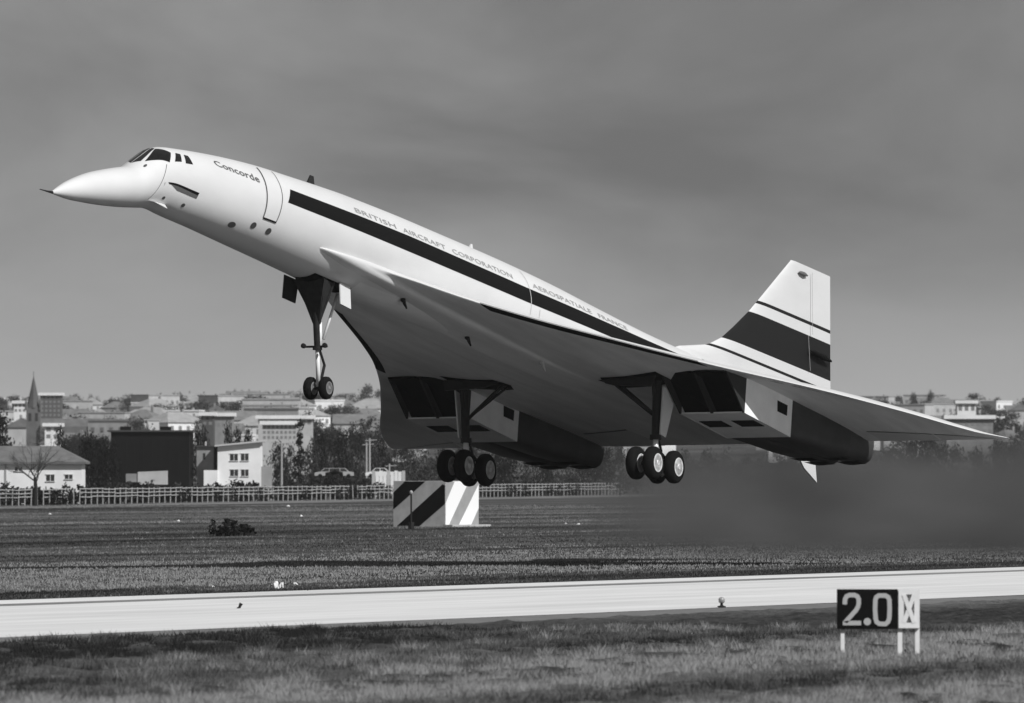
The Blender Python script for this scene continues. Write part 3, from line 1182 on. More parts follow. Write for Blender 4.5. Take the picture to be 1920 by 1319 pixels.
def striped_block():
    D = 574.0
    s = F_PX / D
    bx = (835 - 960) / s
    beta = radians(32.6)
    root = empty('striped_concrete_block', (bx, D, 0))
    tag(root, 'large box with diagonal black, grey and white stripes standing on the grass', 'marker block')
    wl, wr, hgt = 98 / s / cos(beta), 62 / s / sin(beta), 2.73
    # local axes: left face runs from the corner to the left/back, right face to the right/back
    dl = Vector((-cos(beta), sin(beta), 0))
    dr = Vector((sin(beta), cos(beta), 0))
    nl = Vector((-sin(beta), -cos(beta), 0))
    nr = Vector((cos(beta), -sin(beta), 0))
    O = Vector((0, 0, 0))
    c = MB()
    c.hexa([O, dr * wr, dr * wr + dl * wl, dl * wl, O + Vector((0, 0, hgt)), dr * wr + Vector((0, 0, hgt)), dr * wr + dl * wl + Vector((0, 0, hgt)), dl * wl + Vector((0, 0, hgt))])
    c.build('body', mat('block_pale_paint', .60, .7, .12, 2), root)

    def poly(name, face, pts, mt, off=.02):
        d, n_, wd = (dl, nl, wl) if face == 'l' else (dr, nr, wr)
        f = [O + d * (wd * u) + Vector((0, 0, hgt * v)) + n_ * off for u, v in pts]
        b0 = [O + d * (wd * u) + Vector((0, 0, hgt * v)) + n_ * .001 for u, v in pts]
        c2 = MB()
        m_ = len(pts)
        c2.add(f + b0, [tuple(range(m_)), tuple(range(2 * m_ - 1, m_ - 1, -1))] + [(i, (i + 1) % m_, m_ + (i + 1) % m_, m_ + i) for i in range(m_)])
        c2.build(name, mt, root)
    BL = mat('block_black_paint', .004, .8)

    # left face: u is measured from the corner (1 = far left)
    poly('stripe', 'l', [(1, .745), (.78, .99), (.385, .99), (1, .375)], BL)
    poly('stripe', 'l', [(.93, .01), (.50, .01), (.005, .50), (.005, .90), (.05, .93)], BL)
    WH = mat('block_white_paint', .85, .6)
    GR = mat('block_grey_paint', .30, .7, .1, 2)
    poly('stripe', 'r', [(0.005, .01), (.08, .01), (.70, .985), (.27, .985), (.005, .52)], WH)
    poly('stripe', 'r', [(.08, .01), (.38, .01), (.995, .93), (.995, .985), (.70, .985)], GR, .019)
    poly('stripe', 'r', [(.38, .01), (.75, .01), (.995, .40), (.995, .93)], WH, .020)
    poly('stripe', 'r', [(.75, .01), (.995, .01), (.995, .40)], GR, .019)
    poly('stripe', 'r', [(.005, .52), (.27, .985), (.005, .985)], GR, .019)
    c = MB()
    pl_ = [O + nr * .7 + dr * -.3, O + nr * .7 + dr * (wr + .3), O + nr * .02 + dr * (wr + .3), O + nr * .02 + dr * -.3]
    c.hexa([p + Vector((0, 0, -.1)) for p in pl_] + [p + Vector((0, 0, .12)) for p in pl_])
    c.build('footing', mat('footing_concrete', .42, .8, .15, 3), root)
    # slim dark post with lamp in front
    rp = empty('marker_post', ((771 - 960) / s * .96, D * .96, 0))
    tag(rp, 'slim dark post with a small pale lamp in front of the striped block', 'post')
    c = MB()
    c.tube([(0, 0, -.1), (0, 0, 2.0)], .05, 8)
    c.tube([(0, 0, -.1), (0, 0, .4)], .17, 8)
    c.build('pole', mat('post_dark', .02, .7), rp)
    c = MB()
    c.lathe((0, 0, 2.0), (0, 0, 1), [(0, .04), (.06, .09), (.16, .10), (.22, .03)], 10)
    c.build('lamp', PALEW_L, rp)


striped_block()


def edge_light(px, py, label):
    D = F_PX * CAM_H / (py - HOR)
    r = empty('runway_edge_light', (ground_at(px, D), D, .012))
    tag(r, label, 'light')
    c = MB()
    c.lathe((0, 0, 0), (0, 0, 1), [(0, .11), (.03, .11), (.05, .04), (.11, .035)], 12)
    c.build('base', STEEL, r)
    c = MB()
    c.lathe((0, 0, .11), (0, 0, 1), [(0, .05), (.02, .08), (.10, .085), (.14, .055), (.155, .015)], 12)
    c.build('globe', mat('lamp_globe', .3, .2, .3, 8), r, smooth=True)
    return r


edge_light(1353, 1140, 'round runway edge light on the near side of the pale runway')


def stone(px, py, wid, hgt, label, group=None, name='pale_stone', seed=0, v=.7):
    D = F_PX * CAM_H / (py - HOR)
    rnd = random.Random(seed)
    bm = bmesh.new()
    bmesh.ops.create_icosphere(bm, subdivisions=2, radius=1)
    for ve in bm.verts:
        k = 1 + .7 * noise.noise(ve.co * 1.7 + Vector((seed * 3.1, 0, 0)))
        ve.co = Vector((ve.co.x * wid / 2 * k, ve.co.y * wid / 2 * k, max(-.1, ve.co.z) * hgt * k))
    me = bpy.data.meshes.new(name)
    bm.to_mesh(me)
    bm.free()
    me.materials.append(mat('pale_stone', v, .8, .2, 3))
    o = bpy.data.objects.new(name, me)
    COL.objects.link(o)
    o.location = (ground_at(px, D), D, .01)
    return tag(o, label, 'stone', group)


stone(516, 1104, .24, .20, 'larger of two white lumps at the far runway edge', seed=1)
stone(528, 1103, .16, .15, 'smaller white lump leaning on the larger one at the runway edge', seed=2)
stone(553, 1097, .16, .07, 'small white lump right of the pair at the runway edge', seed=3)
for i, (px, py) in enumerate(((335, 978), (565, 969), (94, 965), (400, 1101), (540, 950), (1085, 984), (1060, 983))):
    D_ = F_PX * CAM_H / (py - HOR)
    stone(px, py, 6 / (F_PX / D_), 2.4 / (F_PX / D_), 'tiny white marker stone dotted in the grass field', 'white stones in the field', seed=10 + i)
c = MB()
D_ = F_PX * CAM_H / (1142 - HOR)
c.tube([(0, 0, 0), (.06, 0, .13)], [.03, .05], 6)
c.tube([(-.05, 0, 0), (.03, 0, .02)], .03, 6)
o = c.build('dark_peg', STEEL)
o.location = (ground_at(448, D_), D_, .012)
tag(o, 'tiny dark peg sticking up from the runway', 'peg')

# ================================================================== FOLIAGE
LEAFD = mat('foliage_dark', .009, .9, .4, .5)
LEAFM = mat('foliage_mid', .035, .9, .4, .5)
LEAFT = mat('foliage_thin_winter', .06, .9, .3, .5)
BARK = mat('bark', .05, .9, .3, 4)


def crown_mesh(name, w_, h_, kind, seed, m, count=420, leaf=.5):
    rnd = random.Random(seed)
    vs_, fs_ = [], []
    cl = []
    for i in range(24):
        if kind == 'cone':
            z = rnd.random() ** 1.2
            r = (1 - z) * .8
        else:
            z = rnd.random()
            r = .85 * sqrt(max(.05, 1 - (2 * z - .95) ** 2))
        a = rnd.random() * 2 * pi
        rr = r * sqrt(rnd.random())
        cl.append((rr * cos(a) * w_ / 2, rr * sin(a) * w_ / 2, z * h_, (.30 if kind != 'cone' else .2 + .12 * (1 - z)) * min(w_, h_) * (.6 + .6 * rnd.random())))
    for i in range(count):
        cx, cy_, cz, cr = rnd.choice(cl)
        d = Vector((rnd.gauss(0, 1), rnd.gauss(0, 1), rnd.gauss(0, .8))).normalized() * cr * rnd.random() ** .45
        p = Vector((cx, cy_, max(.1, cz))) + d
        n = Vector((rnd.gauss(0, 1), rnd.gauss(0, 1), rnd.gauss(0, 1))).normalized()
        a = n.orthogonal().normalized()
        b = n.cross(a)
        sz = leaf * (.5 + rnd.random())
        o_ = len(vs_)
        vs_ += [p + a * sz, p + b * sz * .7, p - a * sz * .8, p - b * sz * .6]
        fs_.append((o_, o_ + 1, o_ + 2, o_ + 3))
    me = bpy.data.meshes.new(name)
    me.from_pydata([tuple(v) for v in vs_], [], fs_)
    me.materials.append(m)
    return me


def trunk_mesh(h_, r, seed):
    rnd = random.Random(seed)
    c2 = MB()
    c2.tube([(0, 0, -.4), (rnd.gauss(0, .05), 0, h_ * .5), (rnd.gauss(0, .1), 0, h_)], [r, r * .75, r * .4], 7)
    for i in range(5):
        a = rnd.random() * 2 * pi
        z0 = h_ * (.45 + .4 * rnd.random())
        c2.tube([(0, 0, z0), (cos(a) * h_ * .25, sin(a) * h_ * .25, z0 + h_ * .3)], [r * .4, r * .12], 5)
    me = bpy.data.meshes.new('trunk')
    me.from_pydata(c2.v, [], c2.f)
    me.materials.append(BARK)
    return me


TREE_M = {}
for i in range(3):
    TREE_M['round', i] = crown_mesh('crown', 7, 6.5, 'round', 50 + i, LEAFD, 1400, .27)
    TREE_M['mid', i] = crown_mesh('crown', 7, 6.5, 'round', 70 + i, LEAFM, 1300, .27)
    TREE_M['thin', i] = crown_mesh('crown', 6, 6.5, 'round', 90 + i, LEAFT, 800, .24)
    TREE_M['cone', i] = crown_mesh('crown', 4.5, 10, 'cone', 60 + i, LEAFD, 1300, .24)
TRK = [trunk_mesh(4.5, .22, 5), trunk_mesh(5, .25, 6)]


def tree(name, px, D, kind, var, sc, label, group, lift=0.0):
    x = ground_at(px, D)
    t = empty(name, (x, D, ground_z(x, D) + lift - .1))
    t.rotation_euler = (0, 0, random.random() * 6)
    t.scale = (sc[0], sc[0], sc[1])
    tag(t, label, 'tree', group)
    k = bpy.data.objects.new('trunk', TRK[var % 2])
    COL.objects.link(k)
    k.parent = t
    cr = bpy.data.objects.new('crown', TREE_M[kind, var % 3])
    COL.objects.link(cr)
    cr.parent = t
    cr.location = (0, 0, 1.6 if kind != 'cone' else .8)
    return t


def shrub(px, D, wid, hgt, label, group, seed, name='shrub', m=None):
    x = ground_at(px, D)
    me = crown_mesh('shrub', wid, hgt, 'round', seed, m or LEAFD, 260, .12 * max(.6, wid / 1.6))
    o = bpy.data.objects.new(name, me)
    COL.objects.link(o)
    o.location = (x, D, ground_z(x, D))
    return tag(o, label, 'shrub', group)


# brush heap in the field
o = shrub(425, F_PX * CAM_H / (1006 - HOR), 2.0, .78, 'dark heap of cut brush lying alone in the grass field', None, 400, 'brush_heap', mat('brush_black', .014, .95))
me2 = crown_mesh('brush_heap', 1.4, .45, 'round', 401, MATS['brush_black'], 90, .2)
o2 = bpy.data.objects.new('brush_heap', me2)
COL.objects.link(o2)
D_ = F_PX * CAM_H / (1005 - HOR)
o2.location = (ground_at(458, D_), D_, 0)
tag(o2, 'lower scrap of brush at the right end of the dark heap', 'shrub')

# ================================================================== FENCE
FP0 = Vector((-62.3, 785.7, 0))
FP1 = Vector((14.4, 1224.0, 0))
fence = empty('perimeter_fence', FP0)
tag(fence, 'white rail fence with slim posts along the far edge of the airfield', 'fence')
FV = (FP1 - FP0)
flen = FV.length
fd = FV.normalized()
fang = atan2(fd.y, fd.x)
fence.rotation_euler = (0, 0, fang)
FW = mat('fence_white', .42, .7, .25, 1.5)
NP = 172
sp_ = flen / NP
c = MB()
c.box(-.04, .04, -.04, .04, -.3, 1.56)
pm = None
railm = None
rnd = random.Random(11)
for i in range(NP + 1):
    if pm is None:
        o = c.build('post', FW, fence)
        pm = o.data
    else:
        o = bpy.data.objects.new('post', pm)
        COL.objects.link(o)
        o.parent = fence
    o.location = (i * sp_, 0, 0)
    o.rotation_euler = (rnd.gauss(0, .02), rnd.gauss(0, .02), 0)
for i in range(NP // 2):
    if rnd.random() < .08:
        continue
    for z in (.76, 1.10, 1.46):
        if railm is None:
            c = MB()
            c.box(.0, 2 * sp_ - .01, -.02, .02, -.038, .038)
            o = c.build('rail', FW, fence)
            railm = o.data
        else:
            if rnd.random() < .05:
                continue
            o = bpy.data.objects.new('rail', railm)
            COL.objects.link(o)
            o.parent = fence
        o.location = (i * 2 * sp_, -.09, z + rnd.gauss(0, .02))
        o.rotation_euler = (0, rnd.gauss(0, .006), 0)


b_ = MB()
rows = []
for i in range(121):
    u = -20 + (flen + 80) * i / 120
    wa = .7 * noise.noise((u * .05, 0, 3))
    rows.append([(u, -13 + wa, .012), (u, -2.5 + wa * .5, .012)])
b_.grid(rows)
pth = b_.build('perimeter_path', mat('dry_path', .15, .95, .35, .4, stretch=(.2, 1, 1)))
pth.location = FP0
pth.rotation_euler = (0, 0, fang)
tag(pth, kind='structure')


def fence_D(px):
    # depth of the fence under a photograph column
    k = (px - 960) / F_PX
    t = (k * FP0.y - FP0.x) / (FV.x - k * FV.y)
    return FP0.y + FV.y * t


sd = 500
for px, wd, hg in ((105, 1.6, 1.6), (126, 1.5, 1.7), (100, 1.3, 1.4), (342, 1.2, 1.3), (352, 1.1, 1.6), (410, 1.2, 1.2), (440, 1.3, 1.8), (487, 1.2, 1.5), (573, 1.3, 1.6), (637, 1.2, 1.5), (653, 1.4, 1.6), (672, 1.2, 1.3), (692, 1.3, 1.4), (955, 1.2, 1.6), (965, 1.1, 1.4), (985, 1.2, 1.5), (1030, 1.3, 1.7), (1050, 1.2, 1.6), (1068, 1.2, 1.6), (1082, 1.3, 1.7)):
    sd += 1
    shrub(px, fence_D(px) - 2.5, wd * .8, hg * .8, 'small dark bush growing against the white rail fence', 'bushes along the perimeter fence', sd)
# low scrub behind the fence
for px in list(range(-20, 1120, 11)):
    sd += 1
    if 730 < px < 900:
        continue
    shrub(px + random.uniform(-8, 8), fence_D(px) + random.uniform(6, 25), random.uniform(1.8, 3.0), random.uniform(1.1, 1.9), 'low dark scrub behind the white rail fence', 'scrub behind the fence', sd, m=random.choice((LEAFD, LEAFD, LEAFM)))

# bare tree in front of the long white house
def bare_tree(px, D, hgt, label):
    x = ground_at(px, D)
    t = empty('bare_tree', (x, D, 0))
    tag(t, label, 'tree')
    rnd2 = random.Random(21)
    c2 = MB()
    c2.tube([(0, 0, -.3), (.05, 0, 1.5), (.0, 0, 2.6)], [.22, .17, .15], 8)
    c2.build('trunk', mat('bark_black', .02, .9), t)
    c3 = MB()

    def br(p, d, L_, r, n):
        e = p + d * L_
        mid_ = p + d * L_ * .5 + Vector((rnd2.gauss(0, .06), rnd2.gauss(0, .06), .03)) * L_
        c3.tube([p, mid_, e], [r, r * .8, r * .55], 5, cap=False)
        if n <= 0:
            return
        for i in range(3):
            dd = (d + Vector((rnd2.gauss(0, .5), rnd2.gauss(0, .5), rnd2.gauss(.12, .25)))).normalized()
            br(p + d * L_ * (.45 + .27 * i), dd, L_ * (.58 + .2 * rnd2.random()), r * .55, n - 1)
    for i in range(9):
        a = 2 * pi * i / 9 + rnd2.random() * .4
        el = .5 + .75 * rnd2.random()
        br(Vector((0, 0, 1.9 + .7 * rnd2.random())), Vector((cos(a) * cos(el), sin(a) * cos(el), sin(el))), hgt * (.3 + .12 * rnd2.random()), .055, 3)
    c3.build('branches', mat('bark_grey', .06, .9), t)


bare_tree(66, 876, 5.2, 'bare winter tree with spreading branches before the long white house')


# ================================================================== NEAR BUILDINGS
WHITEW = mat('white_render', .78, .8, .08, .6)
GREYW = mat('grey_render', .24, .85, .2, .6)
PALEW = mat('pale_render', .45, .85, .15, .5)
DARKW = mat('dark_cladding', .006, .9, .3, .4)
ROOFG = mat('grey_roof_tiles', .13, .85, .25, 1.2, bump=.3)
ROOFD = mat('dark_roof', .05, .9, .2, 1)
WIN = mat('window_dark', .03, .25)
FRAME = mat('window_frame', .6, .6)


def windows(root, rects, y, wall_t=.0):
    for (x0, x1, z0, z1) in rects:
        c2 = MB()
        c2.box(x0, x1, y - .03, y + .02, z0, z1)
        wo = c2.build('window', WIN, root)
        c2 = MB()
        t = .07
        c2.box(x0 - t, x1 + t, y - .07, y - .002, z1, z1 + t)
        c2.box(x0 - t, x1 + t, y - .10, y - .002, z0 - t, z0)
        c2.box((x0 + x1) / 2 - .03, (x0 + x1) / 2 + .03, y - .05, y - .031, z0, z1)
        c2.build('frame', FRAME, wo)


def long_house():
    D = 920.0
    s = F_PX / D
    x0, x1 = ground_at(-60, D), ground_at(153, D)
    r = empty('long_house', (x0, D, 0))
    tag(r, 'long white house with grey hipped roof at the left edge', 'house')
    W = x1 - x0
    he = (945 - 866) / s
    hr = (945 - 836) / s
    dp = 8.0
    c2 = MB()
    c2.box(0, W, 0, dp, -1, he)
    c2.build('wall', WHITEW, r)
    c2 = MB()
    o = .45
    rx = W - 2.4
    c2.add([(-3, -o, he), (W + o, -o, he), (W + o, dp + o, he), (-3, dp + o, he), (-3, dp / 2, hr), (rx, dp / 2, hr),
            (-3, -o, he - .2), (W + o, -o, he - .2), (W + o, dp + o, he - .2), (-3, dp + o, he - .2)],
           [(0, 1, 5, 4), (1, 2, 5), (2, 3, 4, 5), (3, 0, 4), (0, 6, 7, 1), (1, 7, 8, 2), (2, 8, 9, 3), (3, 9, 6, 0), (6, 9, 8, 7)])
    rf = c2.build('roof', ROOFG, r)
    c2 = MB()
    zc_ = (945 - 835) / s
    c2.tube([(W - 10.3, 1.2, he + .9), (W - 10.3, 1.2, he + 3.5)], .16, 8)
    c2.build('flue', STEEL, rf)
    c2 = MB()
    c2.box(W - 11, W - 9.7, .9, 1.9, he + .3, he + 1.2)
    c2.build('dormer', ROOFD, rf)

    def U(px):
        return ground_at(px, D) - x0
    windows(r, [(U(28), U(41), (945 - 883) / s, (945 - 876) / s), (U(87), U(102), (945 - 902) / s, (945 - 890) / s), (U(122), U(136), (945 - 898) / s, (945 - 890) / s)], 0)
    c2 = MB()
    c2.box(U(9), U(12), -.06, -.002, -.5, he - .25)
    c2.build('downpipe', mat('pipe_grey', .3, .6), r)


long_house()


def modern_house():
    D = 1010.0
    s = F_PX / D
    x0 = ground_at(408, D)

    def U(px):
        return ground_at(px, D) - x0

    def Z(py):
        return CAM_H + (875 - py) / s
    r = empty('modern_house', (x0, D, 0))
    tag(r, 'white two-storey house with slanting flat roof and four square windows', 'house')
    xr = U(489)
    c2 = MB()
    dp = 7
    c2.hexa([(0, 0, -1), (xr, 0, -1), (xr, dp, -1), (0, dp, -1), (0, 0, Z(838)), (xr, 0, Z(829)), (xr, dp, Z(829)), (0, dp, Z(838))])
    c2.build('wall', WHITEW, r)
    c2 = MB()
    c2.hexa([(-.3, -.5, Z(838)), (xr + .4, -.5, Z(828.7)), (xr + .4, dp, Z(828.7)), (-.3, dp, Z(838)), (-.3, -.5, Z(835)), (xr + .4, -.5, Z(825.5)), (xr + .4, dp, Z(825.5)), (-.3, dp, Z(835))])
    c2.build('roof', mat('roof_edge_pale', .5, .7), r)
    windows(r, [(U(431.5), U(446), Z(864), Z(851.5)), (U(452), U(466), Z(864), Z(851)), (U(432), U(446.5), Z(893), Z(881)), (U(452.5), U(466), Z(893), Z(881))], 0)
    # recessed grey wing on the left with stair gap
    c2 = MB()
    c2.box(U(367.5), U(399.5), 2.0, 8, -1, Z(838))
    wg = c2.build('grey_wing', GREYW, r)
    c2 = MB()
    c2.box(U(399.5), -.002, 3.5, 7, -1, Z(836))
    c2.build('stair_link', DARKW, r)
    c2 = MB()
    c2.box(U(364), U(402), 1.7, 8.2, Z(838) + .002, Z(836))
    c2.build('wing_roof', ROOFD, r)
    c2 = MB()
    c2.box(U(382), U(385), 4, 4.6, Z(836), Z(828))
    c2.build('chimney', PALEW, r)
    c2 = MB()
    c2.box(U(380), U(384), 1.95, 1.998, Z(862), Z(850))
    c2.build('slit_window', WIN, wg)
    c2 = MB()
    c2.box(U(382.5), -.003, -.6, 3.4, -1, Z(882))
    c2.build('porch', WHITEW, r)
    c2 = MB()
    c2.box(xr + .003, U(508), 1.5, 6, -1, Z(875))
    c2.build('side_annex', GREYW, r)


modern_house()


def shed(px0, px1, py0, py1, D, label, m1, m2):
    s = F_PX / D
    x0 = ground_at(px0, D)
    z0 = CAM_H + (875 - py1) / s
    z1 = CAM_H + (875 - py0) / s
    W = ground_at(px1, D) - x0
    gz = ground_z(x0, D)
    r = empty('box_trailer', (x0, D, gz))
    tag(r, label, 'trailer')
    c2 = MB()
    c2.hexa([(W * .29, 0, z0 - gz), (W, 0, z0 - gz), (W, 2.6, z0 - gz), (W * .29, 2.6, z0 - gz), (W * .29, 0, z1 - gz - .12), (W, 0, z1 - gz), (W, 2.6, z1 - gz), (W * .29, 2.6, z1 - gz - .12)])
    c2.build('box', m1, r)
    c2 = MB()
    c2.box(0, W * .288, .1, 2.5, z0 - gz + .25, z1 - gz - .3)
    c2.build('cab', m2, r)
    for k in (.12, .5, .62, .86):
        c2 = MB()
        c2.lathe((W * k, .05, .42), (0, 1, 0), [(0, .4), (.02, .45), (.28, .45), (.3, .4)], 14)
        c2.build('wheel', RUBBER, r)
    return r


shed(236, 313, 883, 909, 968, 'pale box trailer parked in front of the dark building', PALEW, GREYW)


def dark_hall():
    D = 1064.0
    s = F_PX / D
    x0, x1 = ground_at(208, D), ground_at(355, D)
    gz = ground_z(x0, D)

    def Z(py):
        return CAM_H + (875 - py) / s - gz
    r = empty('dark_hall', (x0, D, gz))
    tag(r, 'long dark flat-roofed hall behind the pale box trailer', 'building')
    W = x1 - x0
    c2 = MB()
    c2.box(0, W, 0, 14, -1, Z(810))
    c2.build('wall', DARKW, r)
    c2 = MB()
    c2.box(-.4, W + .4, -.4, 14.4, Z(810) + .003, Z(807))
    rf = c2.build('roof', ROOFD, r)
    for px in (234, 309):
        c2 = MB()
        u = ground_at(px, D) - x0
        c2.box(u - .6, u + .6, 2, 3.2, Z(807) + .003, Z(800))
        c2.build('roof_vent', DARKW, rf)
    for k in range(9):
        c2 = MB()
        u = W * (k + .5) / 9
        c2.box(u - W / 36, u + W / 36, -.05, -.003, 1.0, Z(826))
        c2.build('door_panel', mat('hall_panel', .005, .9, .3, 1), r)


dark_hall()


def slab_block(px0, px1, py0, py1, D, label, name='apartment_block', cols=9, floors=4, m=None, tiers=True):
    s = F_PX / D
    x0, x1 = ground_at(px0, D), ground_at(px1, D)
    gz = ground_z((x0 + x1) / 2, D) - .5

    def Z(py):
        return CAM_H + (875 - py) / s - gz
    r = empty(name, (x0, D, gz))
    tag(r, label, 'building')
    W, H = x1 - x0, Z(py0)
    c2 = MB()
    c2.box(0, W, 0, 10, -2, H)
    c2.build('wall', m or PALEW, r)
    c2 = MB()
    c2.box(-.5, W + .5, -.6, 10.5, H + .003, H + .7)
    c2.build('roof', WHITEW, r)
    zb = max(0.5, Z(py1))
    fh = (H - zb) / floors
    for i in range(cols):
        for k in range(floors):
            c2 = MB()
            cw = W / cols
            c2.box(i * cw + cw * .22, i * cw + cw * .78, -.04, -.003, zb + k * fh + fh * .3, zb + k * fh + fh * .85)
            c2.build('window', mat('window_far', .2, .5), r)
    return r


slab_block(492, 556, 797, 826, 1700, 'pale apartment slab with white flat roof behind the modern house', cols=8, floors=3)
slab_block(484, 585, 786, 800, 1820, 'wide low block with bright roof terraces behind the apartment slab', cols=10, floors=1)
slab_block(400, 436, 781, 803, 1900, 'mid-size pale block beside a dark cube building on the slope', cols=5, floors=2, m=GREYW)
slab_block(378, 400, 780, 800, 1850, 'small dark cube-shaped building on the slope', cols=2, floors=2, m=mat('dark_render', .07, .9))
slab_block(75, 114, 742, 800, 2450, 'tall dark tower block right of the church spire', cols=5, floors=7, m=mat('dark_render2', .09, .9))
slab_block(26, 49, 757, 775, 2400, 'bright white block left of the church spire', cols=3, floors=2, m=WHITEW)
slab_block(84, 112, 800, 826, 2000, 'white building right of the church above the long house roof', cols=2, floors=2, m=WHITEW)
slab_block(1775, 1862, 786, 820, 1750, 'grey building with overhanging flat roof beyond the left wing tip', cols=8, floors=2, m=GREYW)
slab_block(1795, 1830, 757, 776, 2300, 'small white house on the ridge at the right', cols=3, floors=1, m=WHITEW)


def church():
    D = 2300.0
    s = F_PX / D
    xc = ground_at(63, D)
    gz = ground_z(xc, D)

    def Z(py):
        return CAM_H + (875 - py) / s - gz
    r = empty('church', (xc, D, gz))
    tag(r, 'grey stone church with tall pointed spire above the long house', 'church')
    ST = mat('church_stone', .12, .9, .3, .4)
    c2 = MB()
    hw_ = 1.7
    c2.box(-hw_, hw_, -hw_, hw_, -3, Z(765))
    c2.build('tower', ST, r)
    c2 = MB()
    n = 8
    zb, zt = Z(765) + .003, Z(706)
    c2.lathe((0, 0, zb), (0, 0, 1), [(0, 1.95), ((zt - zb) * .25, 1.25), (zt - zb, .06)], 8)
    sp2 = c2.build('spire', mat('spire_slate', .07, .8), r)
    c2 = MB()
    c2.tube([(0, 0, zt - .05), (0, 0, zt + 1.2)], .06, 6)
    c2.build('finial', STEEL, sp2)
    for k in (-1, 1):
        c2 = MB()
        c2.lathe((k * hw_, -hw_, Z(770)), (0, 0, 1), [(0, .4), (1.6, .35), (3.2, .02)], 6)
        c2.build('pinnacle', ST, r)
        c2 = MB()
        c2.box(k * .8 - .35, k * .8 + .35, -hw_ - .05, -hw_ - .003, Z(790), Z(775))
        c2.build('belfry_opening', WIN, r)
    c2 = MB()
    c2.add([(hw_, -2.6, -3), (16, -2.6, -3), (16, 4, -3), (hw_, 4, -3), (hw_, -2.6, Z(800)), (16, -2.6, Z(800)), (16, 4, Z(800)), (hw_, 4, Z(800)), (hw_, .7, Z(785)), (16, .7, Z(785))],
           [(0, 1, 5, 4), (1, 2, 6, 9, 5), (2, 3, 7, 6), (3, 0, 4, 8, 7), (4, 5, 9, 8), (6, 7, 8, 9)])
    c2.build('nave', ST, r)


church()

# utility poles beyond the fence
for px, pyt, lab in ((528, 828, 'thin pale pole right of the modern house'), (693, 822, 'taller thin pale pole near the left of the wing tip'), (687, 830, 'thin pale pole beside the taller one'), (730, 870, 'short leaning pale pole above the striped block')):
    D = 1150.0
    s = F_PX / D
    x = ground_at(px, D)
    gz = ground_z(x, D)
    r = empty('utility_pole', (x, D, gz))
    tag(r, lab, 'pole')
    H = CAM_H + (875 - pyt) / s - gz
    c2 = MB()
    c2.tube([(0, 0, -.5), (0, 0, H)], [.16, .10], 7)
    c2.build('mast', mat('pole_pale', .35, .7), r)
    c2 = MB()
    c2.tube([(-.5, 0, H - .3), (.9, 0, H - .2)], .06, 6)
    c2.build('arm', mat('pole_pale', .35, .7), r)


def car(px, py, D, label, v):
    s = F_PX / D
    x = ground_at(px, D)
    gz = ground_z(x, D)
    r = empty('parked_car', (x, D, gz))
    tag(r, label, 'car')
    m_ = mat('car_paint_%d' % int(v * 100), v, .35)
    prof = [(-2, .35), (-2, .8), (-1.15, .92), (-.65, 1.42), (.75, 1.42), (1.3, .95), (1.95, .85), (2, .35)]
    c2 = MB()
    n = len(prof)
    c2.add([(a, -.8, b) for a, b in prof] + [(a, .8, b) for a, b in prof], [tuple(range(n)), tuple(range(2 * n - 1, n - 1, -1))] + [(i, n + i, n + (i + 1) % n, (i + 1) % n) for i in range(n)])
    bd = c2.build('body', m_, r)
    for q in ([(-1.0, .95), (-.6, 1.36), (0, 1.36), (0, .95)], [(.1, .95), (.1, 1.36), (.7, 1.36), (1.12, .95)]):
        c2 = MB()
        c2.add([(a, -.812, b) for a, b in q], [(0, 1, 2, 3)])
        c2.build('window', WIN, bd)
    for k in (-1.25, 1.25):
        for l in (-.8, .62):
            c2 = MB()
            c2.lathe((k, l - .01, .32), (0, 1, 0), [(0, .28), (.02, .32), (.18, .32), (.2, .28)], 12)
            c2.build('wheel', RUBBER, r)
        # low parking terrace under the car so that it stands on something
    return r


def terrace():
    D = 1140.0
    x0, x1 = ground_at(590, D), ground_at(765, D)
    c2 = MB()
    z = 2.2
    c2.box(x0, x1, D, D + 12, 0, z)
    o = c2.build('parking_terrace', mat('terrace_face', .03, .95, .3, .5))
    return tag(o, kind='structure')


terrace()
for px, v, lab in ((617, .4, 'pale parked car on the terrace left of the wing tip'), (637, .4, 'grey parked car next to the pale one on the terrace'), (712, .8, 'bright white parked car nearest the right wing tip')):
    D = 1145.0
    r = car(px, 888, D, lab, v)
    r.location.z = 2.2
    r.scale = (.85, .85, .85)
for px in (594, 606, 622, 634, 648, 662, 676, 690):
    sd += 1
    shrub(px, 1122, 2.6, random.uniform(1.7, 2.6), 'dark bush in front of the parking terrace', 'bushes before the terrace', sd)
c2 = MB()
D = 1133.0
x0, x1 = ground_at(697, D), ground_at(760, D)
n = 9
root = empty('low_wall', (x0, D, ground_z(x0, D)))
tag(root, 'low white block wall above the striped box', 'wall')
for i in range(n):
    c2 = MB()
    a = (x1 - x0) * i / n
    c2.box(a + .02, a + (x1 - x0) / n - .02, 0, .4, 0, 3.1 - .12 * (i % 2) - ground_z(x0, D))
    c2.build('wall_panel', WHITEW if i % 4 else PALEW, root)

# ================================================================== TREES NEAR THE FENCE
def zt(px, D, py):
    return CAM_H + (875 - py) * D / F_PX - ground_z(ground_at(px, D), D)


rt = random.Random(31)


def tree_to(px, py_top, D, kind, wid_px, label, group, name='tree'):
    s = F_PX / D
    base_h = {'round': 8.3, 'mid': 8.3, 'thin': 8.3, 'cone': 11.0}[kind]
    base_w = {'round': 8.2, 'mid': 8.2, 'thin': 7.0, 'cone': 5.0}[kind]
    H = zt(px, D, py_top)
    return tree(name, px, D, kind, rt.randrange(3), (wid_px / s / base_w, H / base_h), label, group)


